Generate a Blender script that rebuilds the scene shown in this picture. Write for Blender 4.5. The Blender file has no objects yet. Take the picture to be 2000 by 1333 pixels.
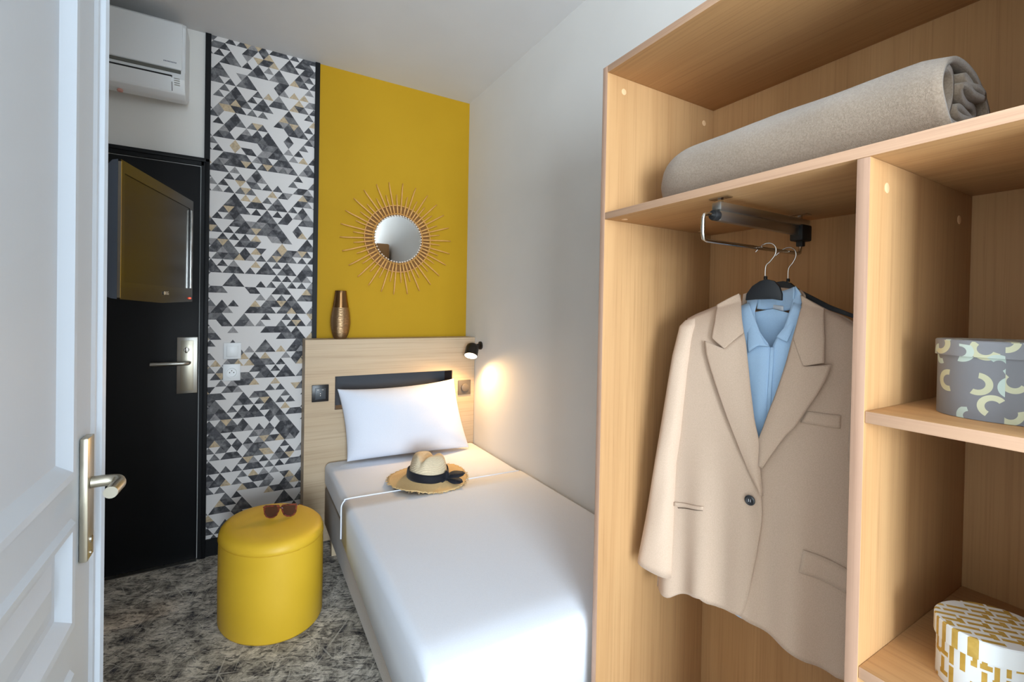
import bpy, bmesh, math, random
from mathutils import Vector, Matrix, noise

random.seed(7)
S = bpy.context.scene
COL = S.collection
PI = math.pi

# ------------------------------------------------------------------ camera, light, exposure
YAW, PITCH, ROLL = math.radians(30.426), math.radians(-0.55), math.radians(1.038)
EYE = 1.33
fw = Vector((math.sin(YAW)*math.cos(PITCH), math.cos(YAW)*math.cos(PITCH), math.sin(PITCH)))
rt = Vector((math.cos(YAW), -math.sin(YAW), 0))
up = rt.cross(fw)
r2 = math.cos(ROLL)*rt + math.sin(ROLL)*up
u2 = -math.sin(ROLL)*rt + math.cos(ROLL)*up
cam_data = bpy.data.cameras.new('camera')
cam = bpy.data.objects.new('camera', cam_data); COL.objects.link(cam)
mw = Matrix((( r2.x, u2.x, -fw.x, 0), (r2.y, u2.y, -fw.y, 0), (r2.z, u2.z, -fw.z, EYE), (0, 0, 0, 1)))
cam.matrix_world = mw
cam_data.sensor_width = 36; cam_data.sensor_fit = 'HORIZONTAL'
cam_data.lens = 897.08/2000*36
cam_data.shift_x = (1000-1003.82)/2000
cam_data.shift_y = (615.47-666.5)/2000
cam_data.clip_start = 0.02
S.camera = cam

S.view_settings.view_transform = 'Standard'
S.view_settings.look = 'None'
S.view_settings.gamma = 1
S.view_settings.use_curve_mapping = False
S.view_settings.exposure = 0.0

def lin(c):
    return tuple(((v/255)/12.92 if v/255 <= 0.04045 else ((v/255+0.055)/1.055)**2.4) for v in c[:3]) + (1,)

W = bpy.data.worlds.new('world'); S.world = W; W.use_nodes = True
bgn = W.node_tree.nodes['Background']
bgn.inputs[0].default_value = (0.80, 0.90, 1.0, 1)
bgn.inputs[1].default_value = 1.5

def area(name, loc, aim, sx, sy, power, color):
    d = bpy.data.lights.new(name, 'AREA'); d.shape = 'RECTANGLE'; d.size = sx; d.size_y = sy
    d.energy = power; d.color = color
    o = bpy.data.objects.new(name, d); COL.objects.link(o); o.location = loc
    o.rotation_euler = (Vector(aim)-Vector(loc)).to_track_quat('-Z', 'Y').to_euler()
    return o
# daylight through the window in the wall behind the camera
area('window_daylight', (-0.58, -3.17, 1.32), (0.35, 2.0, 0.95), 1.6, 1.5, 300, (0.76, 0.89, 1.0))

# ------------------------------------------------------------------ materials
def mat(name, base=(200,200,200), rough=0.6, metal=0.0, spec=0.5, **kw):
    m = bpy.data.materials.new(name); m.use_nodes = True
    p = m.node_tree.nodes['Principled BSDF']
    p.inputs['Base Color'].default_value = lin(base)
    p.inputs['Roughness'].default_value = rough
    p.inputs['Metallic'].default_value = metal
    p.inputs['Specular IOR Level'].default_value = spec
    for k, v in kw.items(): p.inputs[k].default_value = v
    return m
class G:
    """small wrapper to wire shader nodes"""
    def __init__(s, m):
        s.m = m; s.t = m.node_tree; s.p = s.t.nodes['Principled BSDF']
    def n(s, typ, ins=None, **props):
        nd = s.t.nodes.new(typ)
        for k, v in props.items(): setattr(nd, k, v)
        for k, v in (ins or {}).items():
            if hasattr(v, 'is_linked') or isinstance(v, bpy.types.NodeSocket): s.t.links.new(v, nd.inputs[k])
            else: nd.inputs[k].default_value = v
        return nd
    def math(s, op, a, b=0.0, c=0.0):
        nd = s.t.nodes.new('ShaderNodeMath'); nd.operation = op
        for i, v in enumerate((a, b, c)):
            if isinstance(v, bpy.types.NodeSocket): s.t.links.new(v, nd.inputs[i])
            else: nd.inputs[i].default_value = v
        return nd.outputs[0]
    def mix(s, f, a, b, blend='MIX'):
        nd = s.t.nodes.new('ShaderNodeMix'); nd.data_type = 'RGBA'; nd.blend_type = blend
        for i, v in ((0, f), (6, a), (7, b)):
            if isinstance(v, bpy.types.NodeSocket): s.t.links.new(v, nd.inputs[i])
            else: nd.inputs[i].default_value = v
        return nd.outputs[2]
    def ramp(s, f, stops, interp='LINEAR'):
        nd = s.t.nodes.new('ShaderNodeValToRGB'); nd.color_ramp.interpolation = interp
        e = nd.color_ramp.elements
        while len(e) < len(stops): e.new(0.5)
        for el, (pos, c) in zip(e, stops):
            el.position = pos; el.color = c if len(c) == 4 else lin(c)
        s.t.links.new(f, nd.inputs[0]); return nd.outputs[0]
    def noise(s, vec, scale, detail=4, rough=0.55, dist=0.0):
        nd = s.n('ShaderNodeTexNoise', {'Scale': scale, 'Detail': detail, 'Roughness': rough, 'Distortion': dist})
        s.t.links.new(vec, nd.inputs['Vector']); return nd.outputs[0]
    def coord(s, scale=(1,1,1), rot=(0,0,0), out='Object'):
        tc = s.n('ShaderNodeTexCoord'); v = tc.outputs[out]
        if any(rot):
            mr = s.n('ShaderNodeMapping', {'Rotation': rot}); s.t.links.new(v, mr.inputs[0]); v = mr.outputs[0]
        mp = s.n('ShaderNodeMapping', {'Scale': scale})
        s.t.links.new(v, mp.inputs[0]); return mp.outputs[0]
    def color(s, c): s.t.links.new(c, s.p.inputs['Base Color'])
    def bump(s, h, strength=0.2, dist=0.01):
        b = s.n('ShaderNodeBump', {'Strength': strength, 'Distance': dist})
        s.t.links.new(h, b.inputs['Height']); s.t.links.new(b.outputs[0], s.p.inputs['Normal'])

def paint(name, c, rough=0.75, bump=0.05):
    m = mat(name, c, rough, spec=0.3); g = G(m); v = g.coord()
    n1 = g.noise(v, 2.2, 3)
    d = tuple(max(0, x-5) for x in c)
    g.color(g.ramp(n1, [(0.3, c), (0.75, d)]))
    g.bump(g.noise(v, 260, 2), bump, 0.002); return m

def wood(name, light, mid, dark, axis='Z', rough=0.5, scale=1.0):
    """fine straight-grained oak laminate, grain running along the axis"""
    m = mat(name, mid, rough, spec=0.35); g = G(m)
    a = {'X': (1.2, 46, 46), 'Y': (46, 1.2, 46), 'Z': (46, 46, 1.2)}[axis]
    b = {'X': (2.5, 190, 190), 'Y': (190, 2.5, 190), 'Z': (190, 190, 2.5)}[axis]
    c = {'X': (0.5, 9, 9), 'Y': (9, 0.5, 9), 'Z': (9, 9, 0.5)}[axis]
    sc = lambda t: tuple(q*scale for q in t)
    n1 = g.noise(g.coord(sc(a)), 1, 5, 0.6, 0.6)
    n2 = g.noise(g.coord(sc(b)), 1, 3, 0.6)
    n3 = g.noise(g.coord(sc(c)), 1, 3, 0.5, 1.2)
    col = g.ramp(n3, [(0.20, light), (0.85, mid)])
    col = g.mix(g.math('MULTIPLY', g.ramp(n1, [(0.45, (0,0,0)), (0.80, (255,255,255))]), 0.20), col, lin(dark))
    col = g.mix(g.math('MULTIPLY', g.ramp(n2, [(0.50, (0,0,0)), (0.78, (255,255,255))]), 0.42), col, lin(dark))
    g.color(col); g.bump(n2, 0.06, 0.002); return m

def fabric(name, c, rough=0.9, scale=900, var=6, bump=0.15, sheen=0.2, big=0.0):
    m = mat(name, c, rough, spec=0.2); g = G(m); v = g.coord()
    d = tuple(max(0, x-var) for x in c); e = tuple(min(255, x+var) for x in c)
    g.color(g.ramp(g.noise(v, scale*0.35, 3), [(0.35, d), (0.65, e)]))
    w = g.noise(v, scale, 2)
    if big:
        w = g.math('ADD', g.math('MULTIPLY', w, 0.15), g.math('MULTIPLY', g.noise(v, 7, 3), big))
    g.bump(w, bump, 0.004)
    m.node_tree.nodes['Principled BSDF'].inputs['Sheen Weight'].default_value = sheen
    return m

M = {}
M['white_wall'] = paint('white wall paint', (229,227,223))
M['grey_wall'] = paint('grey wall paint', (206,204,202))
M['side_wall'] = paint('greige wall paint', (226,223,219))
M['ceiling'] = paint('ceiling paint', (224,224,225))
M['yellow'] = paint('mustard wall paint', (184,142,18))
M['black'] = mat('black lacquer', (15,17,20), 0.5, spec=0.22)
M['black_matt'] = mat('matt black', (16,17,19), 0.6)
M['door_white'] = mat('white gloss door paint', (202,211,222), 0.42, spec=0.45)
g = G(M['door_white']); g.bump(g.noise(g.coord((160,160,5)), 1, 2), 0.05, 0.002)
M['oak'] = wood('oak laminate vertical', (196,154,107), (178,135,90), (140,97,60), 'Z')
M['oak_y'] = wood('oak laminate lengthwise', (204,161,113), (188,144,97), (146,101,62), 'Y')
M['oak_edge_z'] = wood('oak edge band vertical', (196,160,136), (180,142,118), (140,102,82), 'Z')
M['oak_edge_y'] = wood('oak edge band lengthwise', (206,168,138), (190,150,122), (146,106,84), 'Y')
M['hb_oak'] = wood('pale oak headboard', (196,175,147), (182,158,128), (142,116,90), 'X', 0.5, 0.75)
M['steel'] = mat('brushed steel', (186,184,178), 0.32, 1.0)
M['nickel'] = mat('satin nickel', (190,184,168), 0.35, 1.0)
M['chrome'] = mat('chrome', (205,203,198), 0.16, 1.0)
M['plastic_white'] = mat('white plastic', (226,228,230), 0.35)
M['plastic_black'] = mat('black plastic', (18,19,22), 0.35)
M['bed_base'] = fabric('beige bed base fabric', (128,108,82), 0.9, 700, 6)
M['linen'] = fabric('white bed linen', (229,233,242), 0.85, 1100, 2, 0.12, 0.1, 0.9)
M['pillow'] = fabric('white pillow cotton', (210,214,225), 0.85, 1100, 2, 0.14, 0.1, 1.2)
M['jacket'] = fabric('beige suit wool', (204,178,156), 0.9, 1400, 5, 0.12, 0.15, 0.8)
M['shirt'] = fabric('light blue cotton', (188,220,253), 0.85, 1500, 3, 0.12, 0.1, 1.5)
M['blanket'] = fabric('taupe fleece', (154,136,118), 1.0, 900, 10, 0.5, 0.5)
M['ribbon'] = fabric('black ribbon', (24,26,34), 0.7, 1500, 3, 0.1, 0.1)
M['rattan'] = mat('rattan cane', (206,150,80), 0.5)
g = G(M['rattan']); g.color(g.ramp(g.noise(g.coord(), 30, 4), [(0.3,(192,134,66)),(0.7,(222,170,98))]))
M['mirror'] = mat('mirror silver', (240,243,243), 0.02, 1.0)
M['pearl'] = mat('pale cane tips', (222,206,190), 0.35)

# yellow faux leather
M['pouf'] = mat('mustard faux leather', (226,182,44), 0.48, spec=0.45)
g = G(M['pouf']); v = g.coord(); g.bump(g.noise(v, 420, 3), 0.08, 0.002)
g.color(g.ramp(g.noise(v, 3, 2), [(0.3,(232,188,52)),(0.7,(222,178,44))]))

# dark scratched carpet
M['carpet'] = mat('dark scratched carpet', (70,66,62), 0.95, spec=0.1)
g = G(M['carpet']); v = g.coord()
base = g.ramp(g.noise(v, 10, 9, 0.78, 0.5), [(0.36,(66,66,74)),(0.47,(162,155,144)),(0.57,(216,208,196)),(0.70,(248,242,232))])
streak = None
for (rot, sx, sy, th) in ((0.35, 3.0, 80, .62), (1.25, 2.6, 90, .64), (2.2, 3.0, 84, .64), (2.85, 2.4, 110, .645), (0.8, 4.5, 120, .645), (1.8, 3.5, 100, .645)):
    s_ = g.ramp(g.noise(g.coord((sx,sy,1),(0,0,rot)), 1, 3, 0.55, 0.35), [(th,(0,0,0)),(th+.05,(255,255,255))])
    streak = s_ if streak is None else g.mix(1.0, streak, s_, 'LIGHTEN')
dk = g.ramp(g.noise(g.coord((24,80,1),(0,0,0.5)), 1, 5, 0.65, 1.0), [(.52,(0,0,0)),(.60,(255,255,255))])
dk2 = g.ramp(g.noise(g.coord((70,20,1),(0,0,0.9)), 1, 5, 0.65, 1.0), [(.55,(0,0,0)),(.66,(255,255,255))])
col = g.mix(g.math('MULTIPLY', dk, 0.74), base, lin((30,30,40)))
col = g.mix(g.math('MULTIPLY', dk2, 0.66), col, lin((26,27,36)))
col = g.mix(g.math('MULTIPLY', streak, 0.50), col, lin((226,220,210)))
g.color(col); g.bump(g.noise(v, 380, 2), 0.5, 0.004)

# triangle wallpaper (wall lies in XZ)
M['wallpaper'] = mat('triangle wallpaper', (220,214,210), 0.75, spec=0.2)
g = G(M['wallpaper'])
tc = g.n('ShaderNodeTexCoord'); sp = g.n('ShaderNodeSeparateXYZ'); g.t.links.new(tc.outputs['Object'], sp.inputs[0])
TW, TH = 0.0515, 0.0358
def wn(x, y, z):
    cmb = g.n('ShaderNodeCombineXYZ')
    for i, q in enumerate((x, y, z)):
        if isinstance(q, bpy.types.NodeSocket): g.t.links.new(q, cmb.inputs[i])
        else: cmb.inputs[i].default_value = q
    w_ = g.n('ShaderNodeTexWhiteNoise', noise_dimensions='3D'); g.t.links.new(cmb.outputs[0], w_.inputs['Vector'])
    return w_.outputs['Value']
def lattice(k):
    """triangle cell ids of a lattice k times the small triangle, sharing its corners"""
    b_ = g.math('DIVIDE', g.math('ADD', sp.outputs[2], TH*140), TH*k)
    a_ = g.math('SUBTRACT', g.math('DIVIDE', g.math('ADD', sp.outputs[0], TW*180), TW*k), g.math('MULTIPLY', b_, 0.5))
    dn = g.math('GREATER_THAN', g.math('ADD', g.math('FRACT', a_), g.math('FRACT', b_)), 1.0)
    return g.math('FLOOR', a_), g.math('FLOOR', b_), dn
i1, j1, d1 = lattice(1.0); i2, j2, d2 = lattice(2.0)
# pale = 1 where the triangle is left unprinted
def pale(i_, j_, d_, seed, p_up, p_dn):
    return g.math('LESS_THAN', wn(i_, j_, g.math('ADD', d_, seed)), g.math('MULTIPLY_ADD', d_, p_dn-p_up, p_up))
big = g.math('LESS_THAN', wn(i2, j2, g.math('ADD', d2, 11.3)), 0.42)
light = g.math('ADD', g.math('MULTIPLY', big, pale(i2, j2, d2, 4.7, .06, .84)), g.math('MULTIPLY', g.math('SUBTRACT', 1.0, big), pale(i1, j1, d1, 0.37, .22, .64)))
val = wn(i1, j1, g.math('ADD', d1, 7.9))
tone = g.ramp(val, [(0.0,(74,74,78)),(0.34,(92,92,96)),(0.60,(120,119,121)),(0.78,(160,157,157)),(0.90,(208,186,154))], 'CONSTANT')
wash = g.ramp(g.noise(tc.outputs['Object'], 62, 5, 0.7, 0.8), [(0.30,(188,188,190)),(0.5,(232,232,232)),(0.72,(255,255,255))])
inked = g.mix(1.0, tone, wash, 'MULTIPLY')
inked = g.mix(g.math('MULTIPLY', g.ramp(g.noise(tc.outputs['Object'], 30, 3), [(0.5,(0,0,0)),(0.72,(255,255,255))]), 0.42), inked, lin((172,170,170)))
g.color(g.mix(light, inked, lin((216,212,210))))

# woven straw
def straw(name, c):
    m = mat(name, c, 0.8, spec=0.2); g = G(m); v = g.coord()
    w = g.n('ShaderNodeTexWave', {'Scale': 95.0, 'Distortion': 2.5, 'Detail': 2.0}, wave_type='RINGS', rings_direction='Z')
    g.t.links.new(v, w.inputs['Vector'])
    n_ = g.noise(v, 130, 3)
    g.color(g.mix(g.math('MULTIPLY', w.outputs['Fac'], n_), lin(tuple(x-22 for x in c)), lin(tuple(min(255,x+10) for x in c))))
    g.bump(g.math('ADD', w.outputs['Fac'], n_), 0.5, 0.003); return m
M['straw'] = straw('golden straw', (240,206,152))
M['straw_pale'] = straw('pale straw', (226,208,178))

# vase
M['vase'] = mat('bronze vase, polished neck', (150,112,74), 0.22, 1.0)
M['vase_body'] = mat('bronze vase, ribbed body', (168,138,104), 0.36, 1.0)
g = G(M['vase_body']); 
g.bump(g.noise(g.coord((12,12,420)), 1, 2), 0.6, 0.004)

# television
M['screen'] = mat('glossy black screen', (9,9,9), 0.22, spec=0.45)
M['bezel'] = mat('glossy dark bezel', (24,22,19), 0.2, spec=0.6)
M['casing'] = mat('gunmetal casing', (96,106,122), 0.4, 0.4)

M['glow'] = mat('lit lamp lens', (255,226,170), 0.4)
M['glow'].node_tree.nodes['Principled BSDF'].inputs['Emission Color'].default_value = (1.0, 0.80, 0.52, 1)
M['glow'].node_tree.nodes['Principled BSDF'].inputs['Emission Strength'].default_value = 14
M['bronze'] = mat('dark bronze', (52,46,40), 0.4, 0.7)

# ------------------------------------------------------------------ mesh helpers
def fin(name, bm, m, parent=None, smooth=False, origin=None, auto=None):
    me = bpy.data.meshes.new(name)
    if parent is not None:
        r = parent
        while r.parent: r = r.parent
        o0 = r.location.copy()
    else:
        o0 = Vector(origin) if origin is not None else Vector((0,0,0))
    bmesh.ops.translate(bm, verts=bm.verts, vec=-o0)
    bmesh.ops.recalc_face_normals(bm, faces=bm.faces)
    bm.to_mesh(me); bm.free()
    for k in (m if isinstance(m, (list, tuple)) else [m]): me.materials.append(k)
    if smooth:
        for p in me.polygons: p.use_smooth = True
        if auto:
            me.set_sharp_from_angle(angle=math.radians(auto))
    o = bpy.data.objects.new(name, me); COL.objects.link(o)
    if parent is not None: o.parent = parent
    else: o.location = o0
    return o
def thing(name, label, cat, loc, group=None):
    o = bpy.data.objects.new(name, None); COL.objects.link(o); o.location = loc
    o.empty_display_size = 0.05
    o['label'] = label; o['category'] = cat
    if group: o['group'] = group
    return o
def tag(o, label, cat, group=None):
    o['label'] = label; o['category'] = cat
    if group: o['group'] = group
    return o
def struct(o): o['kind'] = 'structure'; return o
def lab(o, s): o['label'] = s; return o

def add_box(bm, lo, hi, bev=0.0, seg=2, mi=0):
    c = [(a+b)/2 for a, b in zip(lo, hi)]; d = [abs(b-a) for a, b in zip(lo, hi)]
    r = bmesh.ops.create_cube(bm, size=1, matrix=Matrix.Translation(c) @ Matrix.Diagonal((*d, 1)))
    vs = r['verts']
    if bev > 0:
        es = list({e for v in vs for e in v.link_edges})
        rr = bmesh.ops.bevel(bm, geom=es, offset=bev, segments=seg, profile=0.5, affect='EDGES')
        fs = rr['faces']
        allf = {f for v in rr['verts'] for f in v.link_faces}
        for f in allf: f.material_index = mi
    else:
        for f in {f for v in vs for f in v.link_faces}: f.material_index = mi
def box(name, lo, hi, m, parent=None, bev=0.0, seg=2, origin=None, smooth=False):
    bm = bmesh.new(); add_box(bm, lo, hi, bev, seg)
    return fin(name, bm, m, parent, smooth=smooth or bev > 0, origin=origin, auto=40)
def add_lathe(bm, prof, c=(0,0,0), axis=(0,0,1), seg=32, cap=(True, True), mi=0):
    q = Vector((0,0,1)).rotation_difference(Vector(axis).normalized()).to_matrix()
    c = Vector(c); rings = []
    for (r, h) in prof:
        rings.append([bm.verts.new(c + q @ Vector((r*math.cos(2*PI*i/seg), r*math.sin(2*PI*i/seg), h))) for i in range(seg)])
    for a, b in zip(rings[:-1], rings[1:]):
        for i in range(seg):
            f = bm.faces.new((a[i], a[(i+1) % seg], b[(i+1) % seg], b[i])); f.material_index = mi
    if cap[0]: bm.faces.new(rings[0][::-1]).material_index = mi
    if cap[1]: bm.faces.new(rings[-1]).material_index = mi
def lathe(name, prof, m, c=(0,0,0), axis=(0,0,1), seg=32, parent=None, cap=(True, True), origin=None, auto=40):
    bm = bmesh.new(); add_lathe(bm, prof, c, axis, seg, cap)
    return fin(name, bm, m, parent, True, origin, auto)
def add_tube(bm, pts, r, seg=10, mi=0, flat=None):
    pts = [Vector(p) for p in pts]; n = len(pts); rings = []
    rs = r if isinstance(r, (list, tuple)) else [r]*n
    prev = None
    for i, p in enumerate(pts):
        d = (pts[min(i+1, n-1)] - pts[max(i-1, 0)]).normalized()
        if prev is None:
            a = Vector((0,0,1)) if abs(d.z) < 0.9 else Vector((1,0,0))
            x = d.cross(a).normalized()
        else:
            x = (prev - d*prev.dot(d)).normalized()
        prev = x; y = d.cross(x)
        fx, fy = (1, 1) if flat is None else flat
        rings.append([bm.verts.new(p + rs[i]*(fx*math.cos(2*PI*k/seg)*x + fy*math.sin(2*PI*k/seg)*y)) for k in range(seg)])
    for a, b in zip(rings[:-1], rings[1:]):
        for k in range(seg):
            f = bm.faces.new((a[k], a[(k+1) % seg], b[(k+1) % seg], b[k])); f.material_index = mi
    bm.faces.new(rings[0][::-1]).material_index = mi; bm.faces.new(rings[-1]).material_index = mi
def tube(name, pts, r, m, parent=None, seg=10, origin=None, flat=None):
    bm = bmesh.new(); add_tube(bm, pts, r, seg, 0, flat)
    return fin(name, bm, m, parent, True, origin, 50)
def smoothline(pts, n=40):
    """Catmull-Rom through the points"""
    P_ = [Vector(p) for p in pts]; out = []
    segs = len(P_)-1
    for i in range(n+1):
        t = i/n*segs; k = min(int(t), segs-1); f = t-k
        p0, p1, p2, p3 = P_[max(k-1,0)], P_[k], P_[k+1], P_[min(k+2, segs)]
        out.append(0.5*((2*p1)+(-p0+p2)*f+(2*p0-5*p1+4*p2-p3)*f*f+(-p0+3*p1-3*p2+p3)*f**3))
    return out
def add_prism(bm, poly, ax, a, b, mi=0):
    """extrude a closed 2D polygon along axis ax from a to b; poly axes follow in order"""
    def mk(p, h):
        q = list(p); q.insert(ax, h); return bm.verts.new(q)
    A = [mk(p, a) for p in poly]; B = [mk(p, b) for p in poly]; n = len(poly)
    fs = [bm.faces.new(A[::-1]), bm.faces.new(B)]
    for i in range(n): fs.append(bm.faces.new((A[i], A[(i+1) % n], B[(i+1) % n], B[i])))
    for f in fs: f.material_index = mi
    return fs
def prism(name, poly, ax, a, b, m, parent=None, origin=None, bev=0, smooth=False):
    bm = bmesh.new(); add_prism(bm, poly, ax, a, b)
    if bev: bmesh.ops.bevel(bm, geom=list(bm.edges), offset=bev, segments=2, profile=0.5, affect='EDGES')
    return fin(name, bm, m, parent, smooth or bool(bev), origin, 35)
def solid(o, t, off=0.0, sub=0):
    """give a sheet real thickness (and smoothness)"""
    if sub:
        s = o.modifiers.new('smooth', 'SUBSURF'); s.levels = sub; s.render_levels = sub
    s = o.modifiers.new('thickness', 'SOLIDIFY'); s.thickness = t; s.offset = off
    return o
def grid(bm, P_, nu, nv, mi=0):
    V = [[bm.verts.new(P_(i/nu, j/nv)) for i in range(nu+1)] for j in range(nv+1)]
    for j in range(nv):
        for i in range(nu):
            f = bm.faces.new((V[j][i], V[j][i+1], V[j+1][i+1], V[j+1][i])); f.material_index = mi
    return V

# ------------------------------------------------------------------ room shell
XL, XR, YB, YF, ZC = -1.10, 1.32, 2.90, -3.20, 2.745
struct(box('floor', (XL-1.0, YF-.1, -.05), (XR+.1, YB+.1, 0), M['carpet']))
struct(box('ceiling', (XL-1.0, YF-.1, ZC), (XR+.1, YB+.1, ZC+.05), M['ceiling']))
struct(box('wall_left', (XL-.1, .36, 0), (XL, YB+.1, ZC), M['grey_wall']))
struct(box('wall_rear_left', (-1.9, YF-.1, 0), (-1.8, .24, ZC), M['white_wall']))
struct(box('wall_right', (XR, YF-.1, 0), (XR+.1, YB+.1, ZC), M['side_wall']))
# wall behind the bed: white over the door, a strip of triangle paper, mustard paint
bm = bmesh.new()
for (x0, x1, mi) in ((XL, -.175, 0), (-.175, .352, 1), (.352, XR, 2)):
    add_box(bm, (x0, YB, 0), (x1, YB+.1, ZC), mi=mi)
struct(fin('wall_back', bm, [M['white_wall'], M['wallpaper'], M['yellow']]))
# wall behind the camera with the window opening
WX0, WX1, WZ0, WZ1 = -1.44, .28, .53, 2.12
bm = bmesh.new()
add_box(bm, (-1.8, YF-.1, 0), (WX0, YF, ZC)); add_box(bm, (WX1, YF-.1, 0), (XR, YF, ZC))
add_box(bm, (WX0, YF-.1, 0), (WX1, YF, WZ0)); add_box(bm, (WX0, YF-.1, WZ1), (WX1, YF, ZC))
struct(fin('wall_front', bm, M['white_wall']))
bm = bmesh.new()
for (a, b) in (((WX0, WZ0), (WX0+.05, WZ1)), ((WX1-.05, WZ0), (WX1, WZ1)), ((WX0+.05, WZ0), (WX1-.05, WZ0+.05)), ((WX0+.05, WZ1-.05), (WX1-.05, WZ1))):
    add_box(bm, (a[0], YF-.08, a[1]), (b[0], YF-.03, b[1]))
struct(fin('window_1', bm, M['plastic_white']))
# black strips and baseboard
struct(box('trim_1', (-.188, YB-.012, 2.09), (-.163, YB-.0005, ZC-.001), M['black']))
struct(box('trim_2', (.340, YB-.012, .10), (.365, YB-.0005, ZC-.001), M['black']))
struct(box('baseboard_back', (-.163, YB-.014, .001), (.335, YB-.0005, .088), M['black']))
struct(box('baseboard_right', (XR-.012, 2.0, .001), (XR-.0005, 2.7, .08), M['black']))

# black entrance door in the back wall
bm = bmesh.new()
add_box(bm, (-1.06, YB-.022, .001), (-1.022, YB-.0005, 2.09)); add_box(bm, (-.199, YB-.022, .001), (-.163, YB-.0005, 2.088))
add_box(bm, (-1.06, YB-.022, 2.052), (-.188, YB-.0005, 2.09))
add_box(bm, (-1.06, YB-.030, .001), (-1.042, YB-.022, 2.09), .003); add_box(bm, (-.183, YB-.030, .001), (-.163, YB-.022, 2.088), .003)
add_box(bm, (-1.06, YB-.030, 2.070), (-.163, YB-.022, 2.09), .003)
struct(fin('trim_3', bm, M['black'], smooth=True, auto=40))
door = struct(box('door_1', (-1.018, YB-.016, .006), (-.203, YB-.0005, 2.046), M['black'], bev=.002, origin=(-.61, YB, 0)))
pl_ = box('lock_plate', (-.293, YB-.022, .874), (-.206, YB-.0165, 1.162), M['steel'], door, .002)
box('inner_plate', (-.277, YB-.0245, .888), (-.223, YB-.022, 1.146), M['nickel'], pl_, .001)
bm = bmesh.new(); add_lathe(bm, [(.012, 0), (.012, .006), (.010, .008)], (-.252, YB-.0245, 1.098), (0,-1,0), 20)
add_box(bm, (-.257, YB-.040, 1.082), (-.247, YB-.030, 1.112), .002)
fin('turn_knob', bm, M['chrome'], pl_, True, auto=40)
bm = bmesh.new(); add_tube(bm, [(-.243, YB-.023, 1.032), (-.243, YB-.050, 1.032), (-.249, YB-.060, 1.032), (-.262, YB-.064, 1.032), (-.33, YB-.064, 1.032), (-.395, YB-.064, 1.032)], .0105, 14)
fin('lever_handle', bm, M['steel'], door, True, auto=50)
box('threshold', (-1.02, YB-.045, .0005), (-.20, YB-.018, .005), M['steel'], door)

# white panelled door standing open on the left, seen along its face
DX = -.235; DY0, DY1 = .40, 1.128; DZ0, DZ1 = .012, 2.06
bm = bmesh.new()
pan = [(.52, .985, 1.047, 1.93), (.52, .985, .808, .985), (.52, .985, .16, .742)]
def dv(y, z, d): return bm.verts.new((DX+d, y, z))
ys = [DY0, .52, .985, DY1-.040]; zs = [DZ0, .16, .742, .808, .985, 1.047, 1.93, DZ1]
for j in range(len(zs)-1):
    for i in range(3):
        y0, y1, z0, z1 = ys[i], ys[i+1], zs[j], zs[j+1]
        if i == 1 and j in (1, 3, 5):
            loops = []
            h = z1-z0
            for (ins, d) in ((0, 0), (.006, .007), (.016, .006), (.026, -.003), (.034, -.010), (.046, -.010)) + (((.074, -.003),) if j != 5 else ((.060, -.009),)):
                loops.append([dv(y0+ins, z0+ins, d), dv(y1-ins, z0+ins, d), dv(y1-ins, z1-ins, d), dv(y0+ins, z1-ins, d)])
            for A, B in zip(loops[:-1], loops[1:]):
                for k in range(4): bm.faces.new((A[k], A[(k+1) % 4], B[(k+1) % 4], B[k]))
            bm.faces.new(loops[-1])
        else:
            bm.faces.new((dv(y0,z0,0), dv(y1,z0,0), dv(y1,z1,0), dv(y0,z1,0)))
bmesh.ops.remove_doubles(bm, verts=bm.verts, dist=1e-5)
# lipped closing edge and the rest of the slab
ly = DY1-.040
prof = [(DX, ly), (DX+.004, ly+.008), (DX+.005, ly+.014), (DX+.003, ly+.018), (DX+.011, ly+.024), (DX+.014, ly+.034), (DX+.010, DY1), (DX-.040, DY1), (DX-.040, DY0), (DX, DY0)]
A = [bm.verts.new((x, y, DZ0)) for x, y in prof]; B = [bm.verts.new((x, y, DZ1)) for x, y in prof]
for k in range(len(prof)-1): bm.faces.new((A[k], A[k+1], B[k+1], B[k]))
bm.faces.new(A[::-1]); bm.faces.new(B)
bmesh.ops.remove_doubles(bm, verts=bm.verts, dist=1e-5)
wd = struct(fin('door_2', bm, M['door_white'], origin=(DX-.02, .76, 0), smooth=True, auto=14))
hp = prism('handle_plate', [(DX+.0008, .893), (DX+.0008, 1.102), (DX+.012, 1.102), (DX+.012, .893)], 1, 1.022, 1.060, M['nickel'], wd, bev=.002)
bm = bmesh.new(); add_lathe(bm, [(.006, 0), (.006, .002)], (DX+.012, 1.041, .925), (1,0,0), 12); add_lathe(bm, [(.003, 0), (.003, .0015)], (DX+.012, 1.041, .902), (1,0,0), 10)
fin('plate_screw', bm, M['chrome'], hp, True, auto=40)
bm = bmesh.new()
add_tube(bm, smoothline([(DX+.012, 1.041, 1.022), (DX+.026, 1.042, 1.022), (DX+.038, 1.043, 1.021), (DX+.047, 1.040, 1.020), (DX+.051, 1.028, 1.018), (DX+.051, 1.012, 1.019), (DX+.050, .995, 1.019), (DX+.049, .980, 1.019)], 30), .0098, 16, flat=(1.0, 1.0))
fin('lever_handle', bm, M['nickel'], wd, True, auto=50)
box('latch_bolt', (DX-.026, DY1, .965), (DX-.012, DY1+.011, .988), M['steel'], wd, .002)
hg = []
for z in (.25, 1.05, 1.85):
    lathe('hinge', [(.007, 0), (.007, .09)], M['steel'], (DX+.006, DY0-.006, z), (0,0,1), 12, wd)
# unseen wall the white door is hung from, made solid to shade the left
bm = bmesh.new()
add_box(bm, (-1.9, .24, 0), (DX+.0, .38, ZC))
struct(fin('wall_partition', bm, M['white_wall']))

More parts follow.
